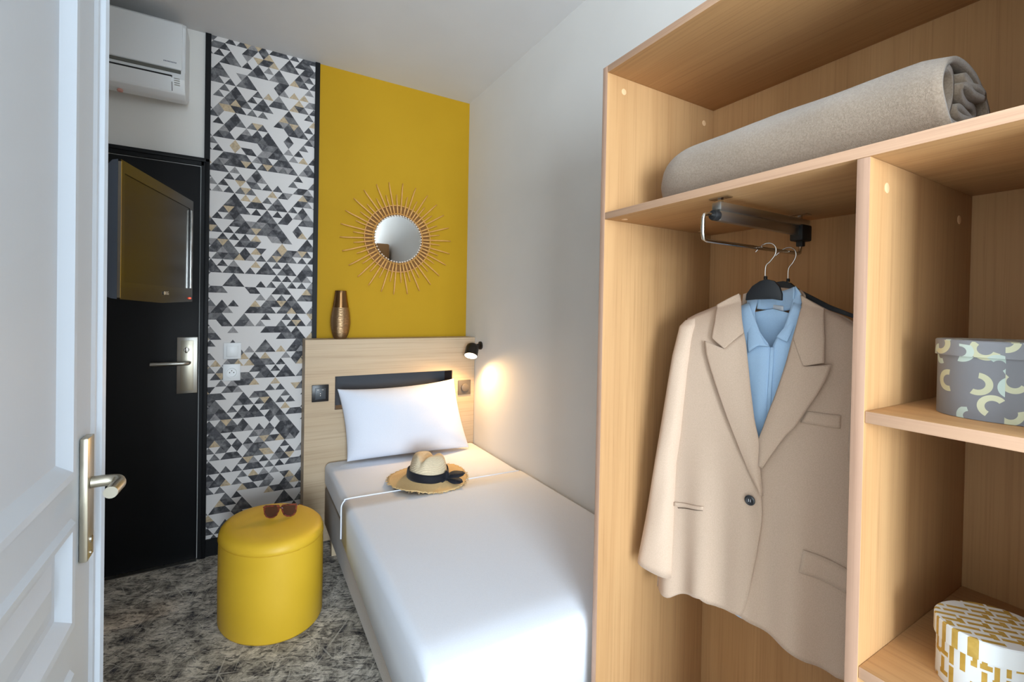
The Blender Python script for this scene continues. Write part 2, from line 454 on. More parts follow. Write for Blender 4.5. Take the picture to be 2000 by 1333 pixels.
# ------------------------------------------------------------------ air conditioner above the door
ac = thing('air_conditioner', 'white wall air conditioner above the black door, close to the ceiling', 'air conditioner', (-.66, 2.8, 2.32))
AX0, AX1 = -1.06, -.256
body = [(2.898, 2.684), (2.76, 2.684), (2.735, 2.676), (2.722, 2.655), (2.716, 2.46), (2.709, 2.436), (2.706, 2.40), (2.728, 2.338), (2.76, 2.322), (2.80, 2.318), (2.898, 2.372)]
bm = bmesh.new(); add_prism(bm, body, 0, AX0, AX1); bmesh.ops.bevel(bm, geom=[e for e in bm.edges], offset=.004, segments=2, profile=.5, affect='EDGES')
fin('body', bm, M['plastic_white'], ac, True, auto=35)
fp = prism('front_panel', [(2.712, 2.662), (2.724, 2.674), (2.730, 2.668), (2.722, 2.652), (2.7155, 2.452), (2.706, 2.440), (2.700, 2.446)], 0, AX0+.012, AX1-.012, M['plastic_white'], ac, bev=.002)
for i in range(9):   # tiny illegible maker's mark on the panel
    box('maker_mark', (-.338+i*.0056, 2.7012-.0008, 2.4685), (-.3345+i*.0056, 2.7025, 2.4735), M['casing'], fp)
prism('panel_gap_shade', [(2.7005, 2.4395), (2.7025, 2.4260), (2.712, 2.4260), (2.712, 2.4395)], 0, AX0+.02, AX1-.016, mat('painted gap shade', (96,96,90), .7), ac)  # grey strip painted in for the shade below the front panel
lv = prism('louver', [(2.7035, 2.404), (2.7225, 2.345), (2.7265, 2.346), (2.709, 2.405)], 0, AX0+.03, -.308, M['plastic_white'], ac)
prism('air_slot', [(2.7045, 2.412), (2.7035, 2.4045), (2.712, 2.4045), (2.712, 2.412)], 0, AX0+.03, -.306, M['black_matt'], ac)
prism('air_slot', [(2.7035, 2.411), (2.7235, 2.345), (2.7265, 2.346), (2.708, 2.411)], 0, -.308, -.3055, M['black_matt'], ac)
for i in range(4):
    z = 2.402-.009*i; y = 2.7052+(2.400-z)*.34 if z < 2.40 else 2.705
    box('indicator_mark', (-.298, y-.0012, z-.0032), (-.276, y+.004, z), M['steel'], ac)
lathe('drain_cap', [(.001, 0), (.010, .002), (.012, .008), (.008, .014), (.001, .015)], mat('pink plastic', (206,150,138), .5), (-.505, 2.765, 2.306), (0,0,1), 14, ac)

# ------------------------------------------------------------------ wall switch and socket on the wallpaper
sw = thing('light_switch', 'white square light switch on the triangle wallpaper, above the socket', 'light switch', (-.0525, YB, 1.085))
box('frame', (-.093, YB-.009, 1.041), (-.012, YB-.0005, 1.129), M['plastic_white'], sw, .003)
box('rocker', (-.079, YB-.0135, 1.054), (-.026, YB-.009, 1.113), M['plastic_white'], sw, .002)
so = thing('wall_socket', 'white square power socket on the triangle wallpaper, below the switch', 'socket', (-.0545, YB, .969))
fr = box('frame', (-.095, YB-.009, .924), (-.014, YB-.0005, 1.014), M['plastic_white'], so, .003)
bm = bmesh.new()
add_lathe(bm, [(.0285, 0), (.0285, .004), (.0235, .004), (.021, .001), (.0005, .001)], (-.0545, YB-.009, .969), (0,-1,0), 28)
ins = fin('insert', bm, M['plastic_white'], so, True, auto=30)
bm = bmesh.new()
for dx, dz in ((-.0095, 0), (.0095, 0), (0, .0095)): add_lathe(bm, [(.0028, 0), (.0028, .0012)], (-.0545+dx, YB-.0099, .969+dz), (0,-1,0), 10)
fin('pin_hole', bm, M['black_matt'], ins)

# ------------------------------------------------------------------ headboard
HY = 2.745
hb = thing('headboard', 'pale oak headboard with a dark recessed niche behind the pillow', 'headboard', (.805, 2.82, 0))
H0, H1, HZ = .290, 1.317, 1.148
R0, R1, RZ0, RZ1 = .447, 1.160, .749, .938
bm = bmesh.new()
def ringface(y):
    o = [bm.verts.new((x, y, z)) for x, z in ((H0, .012), (H1, .012), (H1, HZ), (H0, HZ))]
    i = [bm.verts.new((x, y, z)) for x, z in ((R0, RZ0), (R1, RZ0), (R1, RZ1), (R0, RZ1))]
    return o, i
o1, i1 = ringface(HY); o2, i2 = ringface(2.884)
for k in range(4):
    n_ = (k+1) % 4
    bm.faces.new((o1[k], o1[n_], i1[n_], i1[k])); bm.faces.new((o2[k], i2[k], i2[n_], o2[n_]))
    bm.faces.new((o1[k], o2[k], o2[n_], o1[n_])); bm.faces.new((i1[k], i1[n_], i2[n_], i2[k]))
bo = fin('panel', bm, M['hb_oak'], hb)
bv = bo.modifiers.new('edge', 'BEVEL'); bv.width = .0012; bv.segments = 2
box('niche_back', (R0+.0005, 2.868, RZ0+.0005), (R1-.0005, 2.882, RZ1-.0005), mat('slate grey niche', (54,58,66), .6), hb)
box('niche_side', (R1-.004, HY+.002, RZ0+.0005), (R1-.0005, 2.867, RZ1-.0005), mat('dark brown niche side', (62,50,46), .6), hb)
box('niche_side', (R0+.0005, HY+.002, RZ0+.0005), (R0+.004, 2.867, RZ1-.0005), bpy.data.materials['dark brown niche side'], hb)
hs = box('power_socket', (.326, HY-.010, .803), (.413, HY-.0005, .897), M['plastic_black'], hb, .002); lab(hs, 'black socket left of the pillow')
bi_ = box('insert', (.342, HY-.0125, .817), (.397, HY-.010, .879), mat('dark grey plastic', (58,64,70), .4), hs, .002)
bm = bmesh.new()
for dx, dz in ((0, -.010), (0, .001)): add_lathe(bm, [(.0022, 0), (.0022, .001)], (.369+dx, HY-.0126, .848+dz), (0,-1,0), 8)
for dx in (-.012, .012): add_box(bm, (.369+dx-.005, HY-.0134, .8685), (.369+dx+.005, HY-.0125, .8705))
fin('contact', bm, M['chrome'], hs)
hk = box('dimmer_switch', (1.200, HY-.009, .776), (1.288, HY-.0005, .870), mat('grey brown plastic', (92,84,76), .45), hb, .002); lab(hk, 'grey dimmer switch right of the pillow')
lathe('dimmer_knob', [(.0255, 0), (.0255, .010), (.022, .012)], bpy.data.materials['grey brown plastic'], (1.244, HY-.009, .823), (0,-1,0), 28, hk)

# ------------------------------------------------------------------ vase
VX, VY = .483, 2.815
va = thing('vase', 'tall bronze vase with ribbed body on top of the headboard', 'vase', (VX, VY, HZ))
lathe('body', [(.0005, .0006), (.032, .0006), (.037, .006), (.046, .03), (.0525, .06), (.0555, .09), (.0545, .12), (.051, .15), (.0455, .181)], M['vase_body'], (VX, VY, HZ), seg=48, parent=va, cap=(False, False))
lathe('neck', [(.0455, .181), (.0445, .19), (.039, .225), (.034, .262), (.0325, .277), (.0315, .279), (.030, .277), (.031, .262), (.035, .225), (.038, .20), (.001, .198)], M['vase'], (VX, VY, HZ), seg=48, parent=va, cap=(False, False))

# ------------------------------------------------------------------ sunburst mirror
MX, MY, MZ = .834, 2.868, 1.768
mi_ = thing('sunburst_mirror', 'round mirror in a rattan sunburst frame on the mustard wall', 'mirror', (MX, 2.895, MZ))
lathe('mirror_glass', [(.0005, 0), (.150, 0), (.150, .003), (.0005, .003)], M['mirror'], (MX, 2.884, MZ), (0,-1,0), 64, mi_, (False, False), auto=20)
lathe('backing', [(.0005, 0), (.208, 0), (.208, .004), (.0005, .004)], mat('rattan backing', (134,88,34), .7), (MX, 2.897, MZ), (0,-1,0), 48, mi_, (False, False), auto=20)
for r in (.158, .209):
    tube_pts = [(MX+r*math.cos(a), 2.874 if r > .2 else 2.876, MZ+r*math.sin(a)) for a in [2*PI*k/72 for k in range(73)]]
    tube('ring', tube_pts, .0032, M['rattan'], mi_, 8)
proto = {}
NR = 52
for k in range(NR):
    L = .352 if k % 2 == 0 else .276
    if k < 2:
        bm = bmesh.new(); add_tube(bm, [(.150, 0, 0), (.2, -.001, 0), (L-.03, 0, .001), (L, .001, 0)], [.0052, .0050, .0040, .0030], 8)
        bmesh.ops.create_uvsphere(bm, u_segments=8, v_segments=6, radius=.0052, matrix=Matrix.Translation((.147, 0, 0)))
        for f in bm.faces:
            if f.calc_center_median().x < .151: f.material_index = 1
        o = fin('ray', bm, [M['rattan'], M['pearl']], mi_, True)
        bm_off = Vector((MX, 2.895, MZ))
        for v in o.data.vertices: v.co += bm_off      # ray mesh stays centred on the mirror
        proto[k % 2] = o
    else:
        o = proto[k % 2].copy(); COL.objects.link(o); o.parent = mi_
    o.location = (0, -.024, 0)
    o.rotation_euler = (random.uniform(-.004,.004), -(2*PI*k/NR + .06 + random.uniform(-.015, .015)), 0)
    s_ = random.uniform(.95, 1.03); o.scale = (1, 1, 1)

# ------------------------------------------------------------------ reading lamp on the right wall
lp = thing('reading_lamp', 'small dark bronze reading spotlight, lit, above the right end of headboard', 'lamp', (XR, 2.665, 1.09))
ax = Vector((-.36, -.42, -.83)).normalized(); dc = Vector((1.226, 2.612, 1.040))
lathe('wall_mount', [(.026, 0), (.026, .010), (.012, .014), (.010, .05)], M['bronze'], (XR-.0005, 2.66, 1.10), (-1,0,0), 24, lp)
lathe('head', [(.001, .086), (.022, .084), (.035, .074), (.041, .056), (.042, .0), (.039, 0), (.039, .03)], M['bronze'], dc, -ax, 32, lp, (False, False))
lathe('lens', [(.0005, .001), (.0385, .001), (.0385, .010), (.0005, .010)], M['glow'], dc, -ax, 32, lp, (False, False))
ld = bpy.data.lights.new('reading_lamp_light', 'SPOT'); ld.energy = 13; ld.color = (1.0, .60, .24); ld.spot_size = math.radians(180); ld.spot_blend = .6; ld.shadow_soft_size = .025
lo = bpy.data.objects.new('reading_lamp_light', ld); COL.objects.link(lo); lo.location = dc + ax*.03
lo.rotation_euler = ax.to_track_quat('-Z', 'Y').to_euler()

# ------------------------------------------------------------------ bed
BX0, BX1, BY0, BY1 = .395, 1.308, 1.03, 2.738
bed = thing('bed', 'single bed made up in white along the right wall', 'bed', (.85, 1.9, 0))
box('base', (BX0+.003, BY0+.02, .118), (BX1, BY1-.02, .328), M['bed_base'], bed, .008)
for (x, y) in ((.435, 2.60), (.435, 1.12), (1.26, 2.60), (1.26, 1.12)):
    box('leg', (x-.02, y-.02, .0005), (x+.02, y+.02, .1178), mat('pale wooden leg', (196,176,146), .6) if 'pale wooden leg' not in bpy.data.materials else bpy.data.materials['pale wooden leg'], bed, .003)
def softbox(lo, hi, r, n=5):
    bm = bmesh.new(); add_box(bm, lo, hi, r, n); return bm
bm = softbox((BX0, BY0, .330), (BX1, BY1, .462), .030, 5)
for y in (1.06, 1.08, 1.10, 1.12, 1.14):
    bmesh.ops.bisect_plane(bm, geom=bm.verts[:]+bm.edges[:]+bm.faces[:], plane_co=(0, y, 0), plane_no=(0, 1, 0))
for v in bm.verts:
    if v.co.z > .35 and v.co.y < 1.14: v.co.z -= .036*((1.14-v.co.y)/.13)**2
mt = fin('mattress', bm, M['linen'], bed, True, auto=80)
# flat sheet laid over the lower part of the bed, its hem folded across behind the hat
SY = 2.125
bm = softbox((BX0-.008, BY0-.014, .235), (BX1+.006, 2.30, .4668), .032, 5)
bmesh.ops.bisect_plane(bm, geom=bm.verts[:]+bm.edges[:]+bm.faces[:], plane_co=(0, SY, 0), plane_no=(0, 1, 0), clear_outer=True)
bmesh.ops.bisect_plane(bm, geom=bm.verts[:]+bm.edges[:]+bm.faces[:], plane_co=(0, 0, .292), plane_no=(0, 0, 1), clear_inner=True)
for y in (1.055, 1.065, 1.075, 1.085, 1.095, 1.105, 1.12, 1.14, 1.2, 1.4, 1.6, 1.8, 2.0):
    bmesh.ops.bisect_plane(bm, geom=bm.verts[:]+bm.edges[:]+bm.faces[:], plane_co=(0, y, 0), plane_no=(0, 1, 0))
for v in bm.verts:
    k = (SY-v.co.y)/(SY-BY0)
    if v.co.z < .35: v.co.z += -.002 - .075*k
    v.co.y += .05*(v.co.x-.8)*(-1)*max(0, 1-k*3)
    if v.co.z > .35 and v.co.y < 1.14: v.co.z -= .030*((1.14-v.co.y)/.13)**2
sh = fin('bed_sheet', bm, M['linen'], None, True, (.85, 1.57, .46), 80)
solid(sh, .002, 1.0); tag(sh, 'white flat sheet spread over the lower two thirds of the bed', 'sheet')
hp_ = []
for (x, z) in ((BX0-.0115, .293), (BX0-.0115, .35), (BX0-.0115, .428), (BX0-.008, .448), (BX0+.002, .462), (BX0+.022, .4695), (.60, .4695), (.85, .4695), (1.1, .4695), (1.28, .4695)):
    hp_.append((x, SY-.05*(x-.8)+.001, z))
tube('hem', smoothline(hp_, 60), .0030, M['linen'], sh, 8)

# pillow leaning on the headboard
def pillow_pt(s, t, side):
    TLc, TRc = Vector((.452, 2.700, .874)), Vector((1.150, 2.700, .892))
    BLc, BRc = Vector((.500, 2.650, .474)), Vector((1.215, 2.592, .474))
    a, b = (s+1)/2, (t+1)/2
    ins = lambda q: (1-q*q)
    ss = s*(1-.045*ins(t)*1.0); tt = t*(1-(.105 if t > 0 else .035)*ins(s)**.8*abs(t)**2)
    a, b = (ss+1)/2, (tt+1)/2
    p = (BLc*(1-a)+BRc*a)*(1-b) + (TLc*(1-a)+TRc*a)*b
    th = max(0, (1-abs(s)**3.2))**.55 * max(0, (1-abs(t)**3.0))**.55
    d = Vector((-.05, -1, .08)).normalized()
    w_ = .004*noise.noise(Vector((s*3, t*3, side*5.)))
    return p + d*side*((.088 if side > 0 else .030)*th + w_*th)
bm = bmesh.new(); N = 30
fr_ = [[None]*(N+1) for _ in range(N+1)]; bk_ = [[None]*(N+1) for _ in range(N+1)]
cs = [math.sin((i/N-.5)*PI) for i in range(N+1)]
for j in range(N+1):
    for i in range(N+1):
        fr_[j][i] = bm.verts.new(pillow_pt(cs[i], cs[j], 1))
        bk_[j][i] = fr_[j][i] if i in (0, N) or j in (0, N) else bm.verts.new(pillow_pt(cs[i], cs[j], -1))
for j in range(N):
    for i in range(N):
        bm.faces.new((fr_[j][i], fr_[j][i+1], fr_[j+1][i+1], fr_[j+1][i]))
        bm.faces.new((bk_[j][i], bk_[j+1][i], bk_[j+1][i+1], bk_[j][i+1]))
pw = fin('pillow', bm, M['pillow'], None, True, (.85, 2.66, .466)); tag(pw, 'plump white pillow propped upright against the headboard niche', 'pillow')

# ------------------------------------------------------------------ straw hat on the bed
HX, HYc, HZb = .808, 2.205, .4695
hat = thing('straw_hat', 'straw fedora with frayed brim and black ribbon lying on the bed', 'hat', (HX, HYc, HZb))
bm = bmesh.new(); NA, NB = 96, 8; rows = []
for j in range(NB+1):
    row = []
    for i in range(NA):
        a = 2*PI*i/NA; f = j/NB
        R = .198+.006*noise.noise(Vector((math.cos(a)*2, math.sin(a)*2, 3)))
        r = .090*(1-f)+R*f
        z = .012 + .010*(1-f)**2 - .006*f + .008*math.sin(2*a+.6)*f*f + .004*f*math.sin(5*a)
        if j == NB: r += random.uniform(-.0035, .0055); z += random.uniform(-.002, .003)
        row.append(bm.verts.new((HX+r*math.cos(a), HYc+r*math.sin(a), HZb+max(.0035, z))))
    rows.append(row)
for A, B in zip(rows[:-1], rows[1:]):
    for i in range(NA): bm.faces.new((A[i], A[(i+1) % NA], B[(i+1) % NA], B[i]))
br = fin('brim', bm, M['straw'], hat, True); solid(br, .003, 1)
# frayed straw ends around the brim edge
bm = bmesh.new()
for i in range(230):
    a = random.uniform(0, 2*PI); r = .196; R2 = r+random.uniform(.004, .013); z = HZb+.0105+.008*math.sin(2*a+.6)
    a2 = a+random.uniform(-.04, .04); z2 = max(HZb+.002, z+random.uniform(-.007, .004))
    add_tube(bm, [(HX+r*math.cos(a), HYc+r*math.sin(a), max(HZb+.003, z)), (HX+R2*math.cos(a2), HYc+R2*math.sin(a2), z2)], .0011, 4)
fy = fin('frayed_straw', bm, M['straw'], hat); fy['kind'] = 'stuff'
bm = bmesh.new(); NC = 72; rows = []
lv_ = [(0, .106), (.018, .105), (.040, .101), (.065, .096), (.088, .090), (.104, .082), (.113, .070), (.115, .054), (.113, .034), (.112, .013)]
dirp = math.radians(222)     # pinched front of the crown
for (h, r) in lv_:
    row = []
    for i in range(NC):
        a = 2*PI*i/NC
        rx, ry = r*.92, r*1.04
        x, y = rx*math.cos(a), ry*math.sin(a)
        p = x*math.cos(dirp)+y*math.sin(dirp); q = -x*math.sin(dirp)+y*math.cos(dirp)
        k = h/.11
        # side pinches towards the front and a crease along the top
        if p > 0: q *= 1-.42*k**2*min(1, p/.07)
        hh = h
        if h > .085: hh -= .028*math.exp(-(q/.020)**2)*(1-.1*p/.07); 
        hh *= 1+.06*k*(p/.08)
        row.append(bm.verts.new((HX+p*math.cos(dirp)-q*math.sin(dirp), HYc+p*math.sin(dirp)+q*math.cos(dirp), HZb+.016+hh)))
    rows.append(row)
for A, B in zip(rows[:-1], rows[1:]):
    for i in range(NC): bm.faces.new((A[i], A[(i+1) % NC], B[(i+1) % NC], B[i]))
bm.faces.new(rows[-1])
cr = fin('crown', bm, M['straw_pale'], hat, True); s_ = cr.modifiers.new('smooth', 'SUBSURF'); s_.levels = 1; s_.render_levels = 1
bm = bmesh.new(); rows = []
for (h, r) in ((.000, .1095), (.014, .1100), (.030, .1078), (.042, .1050)):
    rows.append([bm.verts.new((HX+r*.925*math.cos(2*PI*i/NC), HYc+r*1.042*math.sin(2*PI*i/NC), HZb+.016+h+.004*math.sin(2*PI*i/NC*2+1))) for i in range(NC)])
for A, B in zip(rows[:-1], rows[1:]):
    for i in range(NC): bm.faces.new((A[i], A[(i+1) % NC], B[(i+1) % NC], B[i]))
rb = fin('ribbon_band', bm, M['ribbon'], hat, True); solid(rb, .0025, 1)
ka = math.radians(-58); kp = Vector((HX+.112*math.cos(ka), HYc+.120*math.sin(ka), HZb+.036))
def ribbon(pts, wd_, name):
    bm = bmesh.new(); P_ = smoothline(pts, 14); n_ = len(P_)
    L_, R_ = [], []
    for i, p in enumerate(P_):
        t = i/(n_-1); w2 = wd_*(.45+.95*math.sin(PI*min(1, t*1.05))**.8)*(1 if t < .86 else max(.05, (1-t)/.14))
        d = (P_[min(i+1, n_-1)]-P_[max(i-1, 0)]).normalized(); sd = d.cross(Vector((0, -.5, 1))).normalized()
        L_.append(bm.verts.new(p+sd*w2)); R_.append(bm.verts.new(p-sd*w2))
    for i in range(n_-1): bm.faces.new((L_[i], L_[i+1], R_[i+1], R_[i]))
    o = fin(name, bm, M['ribbon'], hat, True); solid(o, .002, 0); return o
E_ = Vector((math.cos(YAW), -math.sin(YAW), 0)); F_ = Vector((-math.sin(YAW), -math.cos(YAW), 0)); Z_ = Vector((0, 0, 1))
ribbon([kp, kp+E_*.03+Z_*.012, kp+E_*.062+Z_*.014, kp+E_*.092+Z_*.020], .017, 'bow_tail')
ribbon([kp, kp+E_*.03-Z_*.008+F_*.014, kp+E_*.058-Z_*.012+F_*.020, kp+E_*.084-Z_*.015+F_*.026], .018, 'bow_tail')
ribbon([kp, kp-E_*.03-Z_*.010+F_*.012, kp-E_*.066-Z_*.016+F_*.028, kp-E_*.110-Z_*.019+F_*.032], .018, 'bow_tail')
bm = bmesh.new(); bmesh.ops.create_uvsphere(bm, u_segments=14, v_segments=10, radius=1, matrix=Matrix.Translation(kp+Z_*.004) @ Matrix.Rotation(-YAW, 4, 'Z') @ Matrix.Diagonal((.014, .014, .026, 1)))
fin('bow_knot', bm, M['ribbon'], hat, True)

# ------------------------------------------------------------------ pouf and sunglasses
PC = Vector((.115, 2.233, 0)); PA, PB, PR = .2374, .1932, math.radians(-68.7); PH = .402
pf = thing('pouf', 'oval mustard yellow faux leather pouf between door and bed', 'pouf', PC)
def oval(k, z, off=0.0):
    out = []
    for i in range(72):
        a = 2*PI*i/72; x, y = (PA*k+off)*math.cos(a), (PB*k+off)*math.sin(a)
        out.append((PC.x+x*math.cos(PR)-y*math.sin(PR), PC.y+x*math.sin(PR)+y*math.cos(PR), z))
    return out
def ovals(levels, name, parent, cap=(True, True)):
    bm = bmesh.new(); rows = [[bm.verts.new(p) for p in oval(1, z, off)] for (off, z) in levels]
    for A, B in zip(rows[:-1], rows[1:]):
        for i in range(72): bm.faces.new((A[i], A[(i+1) % 72], B[(i+1) % 72], B[i]))
    if cap[0]: bm.faces.new(rows[0][::-1])
    if cap[1]: bm.faces.new(rows[-1])
    return fin(name, bm, M['pouf'], parent, True, auto=60)
ovals([(-.012, .0006), (-.004, .004), (0, .012), (.001, .15), (0, .30), (-.001, .352)], 'body', pf)
ovals([(-.001, .352), (.0008, .356), (.0005, .366), (-.004, .380), (-.014, .391), (-.030, .397), (-.07, .4005), (-.13, .402), (-.17, .4022)], 'seat', pf, (False, True))
bm = bmesh.new(); pts_ = oval(1, .3525, .0008); add_tube(bm, pts_+[pts_[0]], .0009, 6); fin('piping', bm, M['pouf'], pf, True)

sgc = Vector((.146, 2.238, .4024))
sgx = Vector((.957, -.290, 0)); sgy = Vector((.290, .957, 0))
sg = thing('sunglasses', 'tortoiseshell sunglasses with brown lenses lying on the pouf', 'sunglasses', sgc)
M['tort'] = mat('tortoiseshell acetate', (92,40,34), .22, spec=.6)
g = G(M['tort']); g.color(g.ramp(g.noise(g.coord(), 90, 3), [(.36,(46,20,22)),(.6,(124,56,42))]))
M['lens'] = mat('brown lens', (66,36,36), .06, spec=.8); M['lens'].node_tree.nodes['Principled BSDF'].inputs['Alpha'].default_value = .9
def sgp(x, y, z): return sgc + sgx*x + sgy*y + Vector((0, 0, z))
def lens_outline(sd, k):
    pts = [(-.029,.022),(-.024,.026),(.0,.027),(.022,.027),(.028,.024),(.0285,.012),(.026,-.006),(.019,-.018),(.006,-.0235),(-.008,-.0225),(-.020,-.014),(-.0275,.002),(-.0295,.014)]
    return [(sd*(x*k)+sd*.0355, z*k) for x, z in pts]
bm = bmesh.new()
for sd in (-1, 1):
    oo, ii = lens_outline(sd, 1.12), lens_outline(sd, .90)
    loops = []
    for (ol, yy) in ((oo, -.002), (ii, -.002), (ii, .0025), (oo, .0025)):
        loops.append([bm.verts.new(sgp(x, yy+.10*abs(x)**1.6, z+.0268+.0015)) for x, z in ol])
    n_ = len(oo)
    for q in range(4):
        A, B = loops[q], loops[(q+1) % 4]
        for k in range(n_): bm.faces.new((A[k], A[(k+1) % n_], B[(k+1) % n_], B[k]))
add_tube(bm, [sgp(-.010, 0, .042), sgp(-.004, -.001, .045), sgp(.004, -.001, .045), sgp(.010, 0, .042)], .0042, 8)
fin('frame', bm, M['tort'], sg, True, auto=50)
for sd in (-1, 1):
    bm = bmesh.new(); ol = lens_outline(sd, .92)
    A = [bm.verts.new(sgp(x, .10*abs(x)**1.6-.0004, z+.0283)) for x, z in ol]; B = [bm.verts.new(sgp(x, .10*abs(x)**1.6+.001, z+.0283)) for x, z in ol]
    bm.faces.new(A); bm.faces.new(B[::-1])
    for k in range(len(ol)): bm.faces.new((A[k], A[(k+1) % len(ol)], B[(k+1) % len(ol)], B[k]))
    fin('lens', bm, M['lens'], sg)
    tube('temple', smoothline([sgp(sd*.069, .004, .050), sgp(sd*.070, .03, .042), sgp(sd*.070, .075, .022), sgp(sd*.068, .105, .008), sgp(sd*.066, .118, .0028)], 20), .0024, M['tort'], sg, 8)

# ------------------------------------------------------------------ television on a wall arm
TU, TN = Vector((.2326, .9726, 0)), Vector((.9726, -.2326, 0))
TA = Vector((-.3075, 1.690, 0)); TWd, TZ0, TZ1 = .5435, 1.342, 1.738
tv = thing('television', 'flat television on a swivel wall arm in front of the black door', 'television', TA + TU*TWd/2 + Vector((0, 0, TZ0)))
def tp(a, z, d): p = TA + TU*a + TN*d; return (p.x, p.y, z)
def tslab(name, a0, a1, z0, z1, d0, d1, m, bev=.002, parent=tv, cham=0):
    bm = bmesh.new()
    pts = [(a0, z0), (a1, z0), (a1, z1-cham), (a1-cham, z1), (a0+cham, z1), (a0, z1-cham)] if cham else [(a0, z0), (a1, z0), (a1, z1), (a0, z1)]
    A = [bm.verts.new(tp(a, z, d0)) for a, z in pts]; B = [bm.verts.new(tp(a, z, d1)) for a, z in pts]; n_ = len(pts)
    bm.faces.new(A[::-1]); bm.faces.new(B)
    for i in range(n_): bm.faces.new((A[i], A[(i+1) % n_], B[(i+1) % n_], B[i]))
    if bev: bmesh.ops.bevel(bm, geom=bm.edges[:], offset=bev, segments=2, profile=.5, affect='EDGES')
    return fin(name, bm, m, parent, True, auto=40)
# rear shell, tapering away from the screen
bm = bmesh.new(); loops = []
for (d, ia, iz0, iz1) in ((-.004, 0, 0, 0), (-.018, .001, .002, .003), (-.036, .008, .008, .020), (-.052, .035, .02, .05), (-.075, .07, .03, .09)):
    loops.append([bm.verts.new(tp(a, z, d)) for a, z in ((ia, TZ0+iz0), (TWd-ia, TZ0+iz0), (TWd-ia, TZ1-iz1), (ia, TZ1-iz1))])
for A, B in zip(loops[:-1], loops[1:]):
    for i in range(4): bm.faces.new((A[i], A[(i+1) % 4], B[(i+1) % 4], B[i]))
bm.faces.new(loops[0][::-1]); bm.faces.new(loops[-1])
fin('casing', bm, M['casing'], tv, True, auto=35)
# bezel ring
bm = bmesh.new(); loops = []
so_ = [(0, TZ0), (TWd*.5, TZ0-.008), (TWd, TZ0), (TWd, TZ1), (TWd*.5, TZ1), (0, TZ1)]
si_ = [(.022, TZ0+.050), (TWd*.5, TZ0+.050), (TWd-.030, TZ0+.050), (TWd-.030, TZ1-.034), (TWd*.5, TZ1-.034), (.022, TZ1-.034)]
for (q, d) in ((so_, -.004), (so_, .003), (si_, .0025), (si_, -.003)): loops.append([bm.verts.new(tp(a, z, d)) for a, z in q])
for A, B in zip(loops, loops[1:]+loops[:1]):
    for i in range(6): bm.faces.new((A[i], A[(i+1) % 6], B[(i+1) % 6], B[i]))
bz = fin('bezel', bm, M['bezel'], tv, True, auto=30)
tslab('screen', .021, TWd-.029, TZ0+.049, TZ1-.033, -.003, -.0005, M['screen'], 0)
tslab('side_strip', -.0010, .0022, TZ0+.004, TZ1-.006, -.0035, .0040, M['chrome'], 0)
tslab('side_strip', TWd-.028, TWd-.018, TZ0+.052, TZ1-.040, .0035, .0065, M['chrome'], 0)
bm = bmesh.new(); A = []
q_ = Vector(tp(.285, TZ0+.026, .0055))
rc = bmesh.ops.create_cone(bm, cap_ends=True, segments=20, radius1=.006, radius2=.006, depth=.002, matrix=Matrix.Translation(q_) @ TN.to_track_quat('Z', 'Y').to_matrix().to_4x4())
fin('logo', bm, mat('logo silver', (206,196,180), .3, .5), bz)
cu = bpy.data.curves.new('logo_text', 'FONT'); cu.body = 'LG'; cu.size = .017; cu.extrude = .0006; cu.align_x = 'LEFT'; cu.align_y = 'CENTER'
to = bpy.data.objects.new('tmp', cu); COL.objects.link(to)
dg = bpy.context.evaluated_depsgraph_get(); me = bpy.data.meshes.new_from_object(to.evaluated_get(dg)); bpy.data.objects.remove(to)
rotm = Matrix((TU, (0, 0, 1), TU.cross(Vector((0, 0, 1))))).transposed().to_4x4()
me.transform(Matrix.Translation(Vector(tp(.295, TZ0+.026, .0062)) - tv.location) @ rotm)
me.materials.clear(); me.materials.append(bpy.data.materials['logo silver'])
lo_ = bpy.data.objects.new('logo', me); COL.objects.link(lo_); lo_.parent = bz
led = mat('red standby light', (220,60,40), .4); led.node_tree.nodes['Principled BSDF'].inputs['Emission Color'].default_value = (1, .12, .06, 1); led.node_tree.nodes['Principled BSDF'].inputs['Emission Strength'].default_value = 1.2
tslab('standby_light', TWd-.042, TWd-.022, TZ0+.010, TZ0+.016, .004, .0062, led, 0, bz)
bm = bmesh.new(); c0 = Vector(tp(TWd/2, 1.52, -.075))
add_box(bm, (-1.099, 2.04, 1.44), (-1.085, 2.14, 1.60), .003)
add_tube(bm, [(-1.085, 2.09, 1.52), (-.72, 2.30, 1.52)], .016, 10); add_tube(bm, [(-.72, 2.30, 1.545), (c0.x-.02, c0.y, 1.545)], .016, 10)
add_lathe(bm, [(.022, 0), (.022, .09)], (-.72, 2.30, 1.49), (0,0,1), 14)
fin('wall_arm', bm, M['black_matt'], tv, True, auto=40)
tslab('arm_plate', TWd/2-.06, TWd/2+.06, 1.45, 1.59, -.087, -.0745, M['black_matt'], .002)
for k in range(3):
    a0 = .04+.03*k
    tube('cable', smoothline([tp(.10+a0, 1.40, -.074), tp(.02+a0, 1.42, -.095), tp(-.005+.01*k, 1.47, -.085), tp(.0+.01*k, 1.52, -.082), tp(-.004, 1.565, -.088), tp(.04+a0, 1.60, -.10), tp(.12+a0, 1.56, -.09)], 40), .0035, M['plastic_white'], tv, 8)

